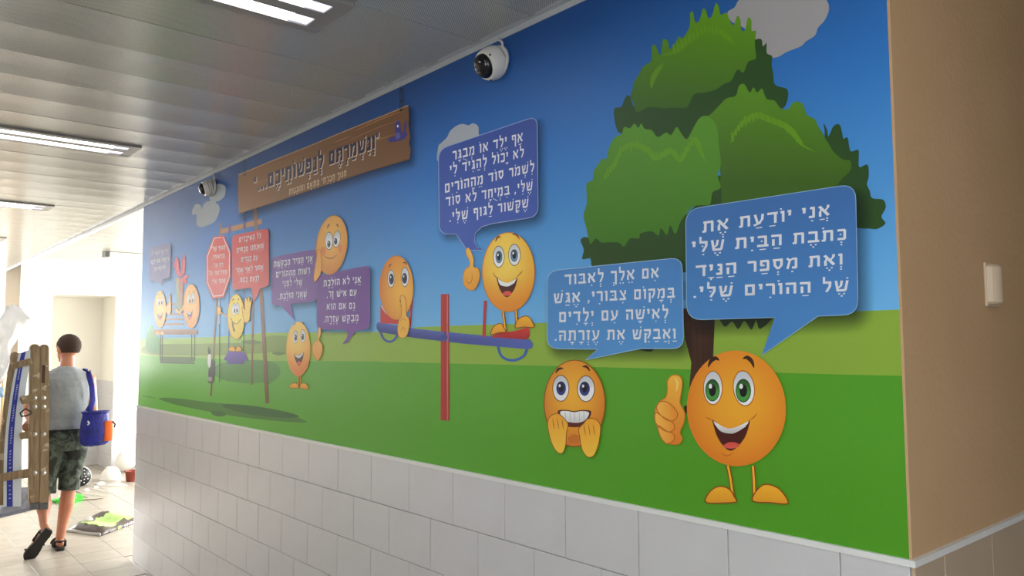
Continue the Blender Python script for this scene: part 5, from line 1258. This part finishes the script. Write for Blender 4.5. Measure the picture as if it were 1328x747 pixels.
tube('belt', [V(.17*math.cos(t_), .122*math.sin(t_), .972) for t_ in [2*PI*i/32 for i in range(33)]], [(.017, .004)]*33, mat('black_webbing', (30, 30, 32), .7), man, seg=8, ref=Vector((0, 0, 1)))
# sandals
M_RUB = mat('black_rubber', (44, 40, 38), .75, bump=(180, .5)); M_STRAP = mat('sandal_strap', (30, 28, 30), .6)
def sandal(heel, toe, upv):
    heel, toe, upv = Vector(heel), Vector(toe), Vector(upv).normalized(); d = toe-heel; L = d.length; d = d/L; s_ = d.cross(upv).normalized()
    root = empty('sandal', heel); child_local(root, man); root['label'] = 'black strapped sandal'
    prof = [(-.03, .0), (-.022, .028), (.03, .034), (.09, .034), (.15, .044), (.2, .045), (L+.0, .034), (L+.022, .0)]
    out = [(a_, b_) for a_, b_ in prof]+[(a_, -b_) for a_, b_ in prof[-2:0:-1]]
    out = catmull(out, 4); bm = bmesh.new()
    lo = [bm.verts.new(heel+d*a_+s_*b_-upv*.012) for a_, b_ in out]; hi = [bm.verts.new(heel+d*a_+s_*b_+upv*.012) for a_, b_ in out]
    bm.faces.new(lo[::-1]); bm.faces.new(hi)
    for i in range(len(lo)): bm.faces.new((lo[i], lo[(i+1) % len(lo)], hi[(i+1) % len(lo)], hi[i]))
    so_ = child_local(link('sole', mesh_of(bm), M_RUB), man); so_.parent = root; so_.matrix_parent_inverse = root.matrix_parent_inverse @ Matrix.Identity(4)
    so_.matrix_parent_inverse = Matrix.Translation(-heel)
    def strap(pts, w_=.011):
        o = tube('strap', pts, [(w_, .0035)]*len(pts), M_STRAP, None, seg=8, ref=d); o.parent = root; o.matrix_parent_inverse = Matrix.Translation(-heel)
    def arch(a_, wd, h): return [heel+d*a_+s_*wd*math.cos(t_)+upv*(.008+h*math.sin(t_)) for t_ in [PI*i/10 for i in range(11)]]
    strap(arch(.185, .046, .04), .012); strap(arch(.1, .042, .072), .011)
    strap([heel+d*.1+s_*.04+upv*.03, heel+d*.03+s_*.038+upv*.055, heel-d*.022+upv*.06, heel+d*.03-s_*.038+upv*.055, heel+d*.1-s_*.04+upv*.03], .009)
    strap([heel+d*.03+s_*.037+upv*.008, heel+d*.03+s_*.039+upv*.055], .009); strap([heel+d*.03-s_*.037+upv*.008, heel+d*.03-s_*.039+upv*.055], .009)
sandal(HRt-Vector((0, 0, .006)), TRt-Vector((0, 0, .006)), (0, 0, 1))
sandal(HLt-upl*.004, TLt-upl*.004, upl)

# blue shoulder bag
M_BLUE = mat('blue_nylon', (30, 40, 150), .55, noise=14, col2=(22, 28, 116), bump=(40, .5)); M_ORG = mat('orange_nylon', (238, 110, 34), .55)
BC = V(.178, -.2, .98)
bag = empty('shoulder_bag', BC, label='blue nylon shoulder bag with an orange pocket hanging at the side of the man', cat='bag')
bm = bmesh.new(); bp_ = []
hs = [(-.145, .03), (-.14, .075), (-.12, .1), (-.06, .112), (0, .112), (.06, .1), (.1, .094), (.13, .098)]
loft(bm, [BC+Vector((0, 0, h)) for h, r in hs], [(r*1.02, r*.62) for h, r in hs], 28, UP)
for v in bm.verts: v.co += (v.co-BC).normalized()*.008*mnoise.noise(v.co*22)
child_local(link('body', mesh_of(bm, True), M_BLUE), bag)
tube('rim', [BC+Vector((.1*math.cos(t_), .06*math.sin(t_), .13)) for t_ in [2*PI*i/28 for i in range(29)]], .008, M_BLUE, bag, seg=8, ref=Vector((0, 0, 1)))
bm = bmesh.new(); c_ = BC+Vector((.085, -.03, -.02))
loft(bm, [c_+Vector((0, 0, h)) for h in (-.085, -.075, 0, .06, .075)], [(.03, .03), (.036, .038), (.04, .042), (.036, .038), (.03, .03)], 18, UP, power=.7)
child_local(link('side_pocket', mesh_of(bm, True), M_ORG), bag)
tube('pocket_strap', [c_+Vector((.03, -.03, .07)), c_+Vector((.052, -.02, .045)), c_+Vector((.05, .0, .02))], .006, mat('black_webbing', (30, 30, 32), .7), bag, seg=8)
SHt = V(.135, -.01, 1.452)
tube('strap', [BC+Vector((-.055, -.045, .12)), V(.168, -.15, 1.2), V(.158, -.13, 1.32), V(.142, -.07, 1.425), SHt+Vector((0, .01, .005)), V(.13, .08, 1.40), V(.16, .115, 1.25), BC+Vector((-.03, .06, .1))],
     [(.021, .003)]*8, M_BLUE, bag, seg=8, ref=Vector((0, 1, .3)))
tube('buckle', [BC+Vector((-.07, -.064, .035)), BC+Vector((-.06, -.07, .05)), BC+Vector((-.07, -.064, .065))], .006, mat('white_buckle', (226, 226, 228), .4), bag, seg=8)
crumple('rag', V(.125, .04, .795), .035, 'white rag held in the right hand below the blue bag', M_SCRAP, 1.0, 'rag', None, 3, 2)

# folded wooden step ladder carried on the left
LY = 7.06
def wood(name, c1, c2):
    m = bpy.data.materials.new(name); m.use_nodes = True; nt = m.node_tree; b = nt.nodes['Principled BSDF']; L = nt.links.new
    tc = nt.nodes.new('ShaderNodeTexCoord'); mp = nt.nodes.new('ShaderNodeMapping'); mp.inputs['Scale'].default_value = (60, 60, 5); L(tc.outputs['Object'], mp.inputs[0])
    n = nt.nodes.new('ShaderNodeTexNoise'); n.inputs['Scale'].default_value = 1; n.inputs['Detail'].default_value = 5; L(mp.outputs[0], n.inputs['Vector'])
    r = nt.nodes.new('ShaderNodeValToRGB'); r.color_ramp.elements[0].position = .35; r.color_ramp.elements[1].position = .7
    r.color_ramp.elements[0].color = (*lin(c1), 1); r.color_ramp.elements[1].color = (*lin(c2), 1); L(n.outputs['Fac'], r.inputs[0])
    # splashes of old paint
    v = nt.nodes.new('ShaderNodeTexNoise'); v.inputs['Scale'].default_value = 14; v.inputs['Detail'].default_value = 3; L(tc.outputs['Object'], v.inputs['Vector'])
    q = nt.nodes.new('ShaderNodeValToRGB'); q.color_ramp.elements[0].position = .62; q.color_ramp.elements[1].position = .66; L(v.outputs['Fac'], q.inputs[0])
    mx = nt.nodes.new('ShaderNodeMix'); mx.data_type = 'RGBA'; L(q.outputs[0], mx.inputs['Factor']); L(r.outputs[0], mx.inputs['A']); mx.inputs['B'].default_value = (*lin((202, 184, 156)), 1)
    L(mx.outputs['Result'], b.inputs['Base Color']); b.inputs['Roughness'].default_value = .7; return m
M_WOOD = wood('paint_splashed_wood', (138, 114, 86), (176, 150, 116)); M_BOLT = mat('zinc_bolt', (196, 194, 190), .35, metal=.7)
P0 = at(45, 560, LY)
lad = empty('step_ladder', (P0.x, LY, .4), label='folded paint-splashed wooden step ladder carried upright by the man', cat='ladder')
def rail(name, a, b, wd, dp, y):
    p, q = at(*a, y), at(*b, y); bm = bmesh.new()
    rr = [(wd/2, dp/2)]*5; P = [q+(p-q)*t_ for t_ in (0, .25, .5, .75, 1)]
    d_ = (p-q).normalized(); sd = Vector((d_.z, 0, -d_.x))
    vs = []
    for P_ in P: vs.append([bm.verts.new(P_+sd*sx*wd/2+Vector((0, sy*dp/2, 0))) for sx, sy in ((-1, -1), (1, -1), (1, 1), (-1, 1))])
    # rounded head
    for k_ in range(1, 5):
        t_ = k_/4*PI/2; vs.append([bm.verts.new(p+d_*wd*.5*math.sin(t_)+sd*sx*wd/2*max(.25, math.cos(t_))+Vector((0, sy*dp/2, 0))) for sx, sy in ((-1, -1), (1, -1), (1, 1), (-1, 1))])
    for r1, r2 in zip(vs, vs[1:]):
        for i in range(4): bm.faces.new((r1[i], r1[(i+1) % 4], r2[(i+1) % 4], r2[i]))
    bm.faces.new(vs[0][::-1]); bm.faces.new(vs[-1]); bmesh.ops.recalc_face_normals(bm, faces=bm.faces)
    bmesh.ops.bevel(bm, geom=[e for e in bm.edges if abs((e.verts[0].co-e.verts[1].co).normalized().dot(d_)) > .95], offset=.004, segments=2, affect='EDGES')
    return child_local(link(name, mesh_of(bm), M_WOOD), lad)
W1 = .069
rail('rail', (44.5, 452), (43.5, 651), W1, .062, LY); rail('rail', (56.8, 452), (56.3, 651), W1*.92, .062, LY+.002)
rail('rail', (18.5, 462), (-4, 655), W1*.95, .035, LY); rail('rail', (27, 462), (1, 655), W1*.8, .03, LY+.05)
def rung(a, b, wd, y, dp=.03):
    p, q = at(*a, y), at(*b, y); bm = bmesh.new(); d_ = (q-p).normalized(); sd = Vector((d_.z, 0, -d_.x))
    vs = [[bm.verts.new(P_+sd*sx*wd/2+Vector((0, sy*dp/2, 0))) for sx, sy in ((-1, -1), (1, -1), (1, 1), (-1, 1))] for P_ in (p, q)]
    for i in range(4): bm.faces.new((vs[0][i], vs[0][(i+1) % 4], vs[1][(i+1) % 4], vs[1][i]))
    bm.faces.new(vs[0][::-1]); bm.faces.new(vs[1]); bmesh.ops.bevel(bm, geom=bm.edges[:], offset=.005, segments=2, affect='EDGES')
    return child_local(link('rung', mesh_of(bm), M_WOOD), lad)
for a_, b_, wd in (((41, 468.5), (15, 475), .05), ((41, 516), (27, 520), .058), ((41, 562), (26, 566), .05), ((41, 612), (-3, 620.5), .058)):
    rung(a_, b_, wd, LY-.046, .032)
    rung((54, a_[1]+1), (b_[0]+6, b_[1]), wd*.8, LY+.037, .022)
for y_ in (516, 527.5, 563, 613.5):
    for x_ in (45, 56.6):
        p = at(x_, y_, LY-.030); lathe('bolt', [(0, -.004), (.017, -.004), (.018, .0), (.016, .003), (.008, .0035), (.007, .008), (0, .009)], M_BOLT, Matrix.Translation(p) @ look((0, -1, 0)), seg=16, parent=lad)
for x_ in (44, 56.5): 
    p = at(x_, 653, LY); boxo('foot_cap', (p.x-.032, p.x+.032, LY-.022, LY+.022, p.z-.045, p.z+.012), mat('grey_rubber', (104, 104, 106), .6), lad, bevel=.008)
p = at(56.5, 485, LY-.03); boxo('inlay', (p.x-.011, p.x+.011, LY-.0305, LY-.028, p.z-.07, p.z+.07), mat('dark_wood_stain', (88, 60, 44), .7), lad)
q_ = [at(41, 534, LY-.04), at(33, 530, LY-.06), at(26, 536, LY-.06), at(28, 540, LY-.06), at(35, 539, LY-.06), at(41, 536, LY-.04)]
tag(tube('cord_loop', q_, .006, mat('black_webbing', (30, 30, 32), .7), None, seg=8), 'black cord loop hanging from the wooden ladder rungs', 'cord')

# long white profile with a blue printed stripe, held against the ladder
def strip(name, left, right, y, m, parent, th=.012, yo=0.):
    bm = bmesh.new(); L_ = catmull(left, 6, False); R_ = catmull(right, 6, False); F_, B_ = [], []
    for (a_, b_) in zip(L_, R_):
        F_.append((bm.verts.new(at(*a_, y+yo)), bm.verts.new(at(*b_, y+yo)))); B_.append(tuple(bm.verts.new(v.co+Vector((0, th, 0))) for v in F_[-1]))
    for i in range(len(F_)-1):
        bm.faces.new((F_[i][0], F_[i][1], F_[i+1][1], F_[i+1][0])); bm.faces.new((B_[i][0], B_[i+1][0], B_[i+1][1], B_[i][1]))
        bm.faces.new((F_[i][0], F_[i+1][0], B_[i+1][0], B_[i][0])); bm.faces.new((F_[i][1], B_[i][1], B_[i+1][1], F_[i+1][1]))
    bm.faces.new((*F_[0], *B_[0][::-1])); bm.faces.new((*F_[-1], *B_[-1][::-1]))
    o = link(name, mesh_of(bm), m)
    if parent is not None: child_local(o, parent)
    return o
LE = [(24.5, 459), (18.5, 485), (12.5, 520), (7.5, 560), (5, 600), (4.5, 657)]
RE = [(42, 452), (37, 480), (33, 510), (29.5, 545), (28, 590), (27.5, 657)]
def between(t_): return [(a_[0]+(b_[0]-a_[0])*t_, a_[1]+(b_[1]-a_[1])*t_) for a_, b_ in zip(LE, RE)]
pr = empty('packing_strip', at(16, 560, LY-.02), label='long bent white board with a blue printed stripe threaded through the ladder', cat='board')
strip('board', LE, RE, LY-.0285, mat('white_board', (224, 228, 234), .45), pr, th=.0075)
strip('blue_stripe', between(.18), between(.52), LY-.0285, mat('blue_print', (52, 62, 168), .45), pr, th=.0008, yo=-.0012)
# small white lettering running along the stripe
bm = bmesh.new(); LC = catmull(between(.31), 12, False); LD = catmull(between(.42), 12, False); rnd = random.Random(4)
for i in range(10, len(LC)-3, 1):
    if i % 9 > 6: continue
    a_, b_ = LC[i], LD[i]; y_ = LY-.0311; h = rnd.uniform(.5, 1.)
    pts = [at(a_[0], a_[1], y_), at(a_[0]+(b_[0]-a_[0])*h, b_[1], y_), at(a_[0]+(b_[0]-a_[0])*h, b_[1]+1.1, y_), at(a_[0], a_[1]+1.1, y_)]
    lo = [bm.verts.new(v) for v in pts]; hi = [bm.verts.new(v+Vector((0, .001, 0))) for v in pts]
    bm.faces.new(lo); bm.faces.new(hi[::-1])
    for k_ in range(4): bm.faces.new((lo[k_], hi[k_], hi[(k_+1) % 4], lo[(k_+1) % 4]))
tag(child_local(link('lettering', mesh_of(bm), mat('white_print', (222, 224, 240), .5)), pr), kind='stuff')

# crumpled white plastic sheeting carried in front
def sheeting():
    t = empty('plastic_sheeting', at(5, 430, 6.95), label='crumpled white plastic sheeting above the ladder at the left edge', cat='sheeting')
    TOP = [(-60, 470), (-30, 440), (-8, 420), (2, 410), (10, 397), (24, 397.5), (37, 409.5), (38.5, 413)]
    BOT = [(-60, 560), (-30, 540), (-8, 520), (0, 500), (9, 482), (15, 455), (27, 430), (38.5, 415)]
    T = catmull(TOP, 5, False); B = catmull(BOT, 5, False); n = 16; bm = bmesh.new(); g = []
    for i, (a_, b_) in enumerate(zip(T, B)):
        row = []
        for j in range(n+1):
            v_ = j/n; px_, py_ = a_[0]+(b_[0]-a_[0])*v_, a_[1]+(b_[1]-a_[1])*v_
            dy = .10*mnoise.noise(Vector((i*.06, v_*2.6-i*.05, .3)))+.045*abs(mnoise.noise(Vector((i*.12, v_*9-i*.16, 2))))
            row.append(bm.verts.new(at(px_, py_, 6.93+dy)))
        g.append(row)
    for i in range(len(g)-1):
        for j in range(n): bm.faces.new((g[i][j], g[i][j+1], g[i+1][j+1], g[i+1][j]))
    o = link('film', mesh_of(bm, True), mat('white_film', (226, 222, 220), .4)); child_local(o, t)
    so = o.modifiers.new('thickness', 'SOLIDIFY'); so.thickness = .004
    crum = crumple('folded_film', at(-6, 515, 6.98), .06, None, mat('pale_blue_film', (170, 200, 232), .4), 1.4, None, None, 6, 3)
    for k_ in ('label', 'category'):
        if k_ in crum: del crum[k_]
    child_local(crum, t); crum['label'] = 'pale blue fold'
sheeting()
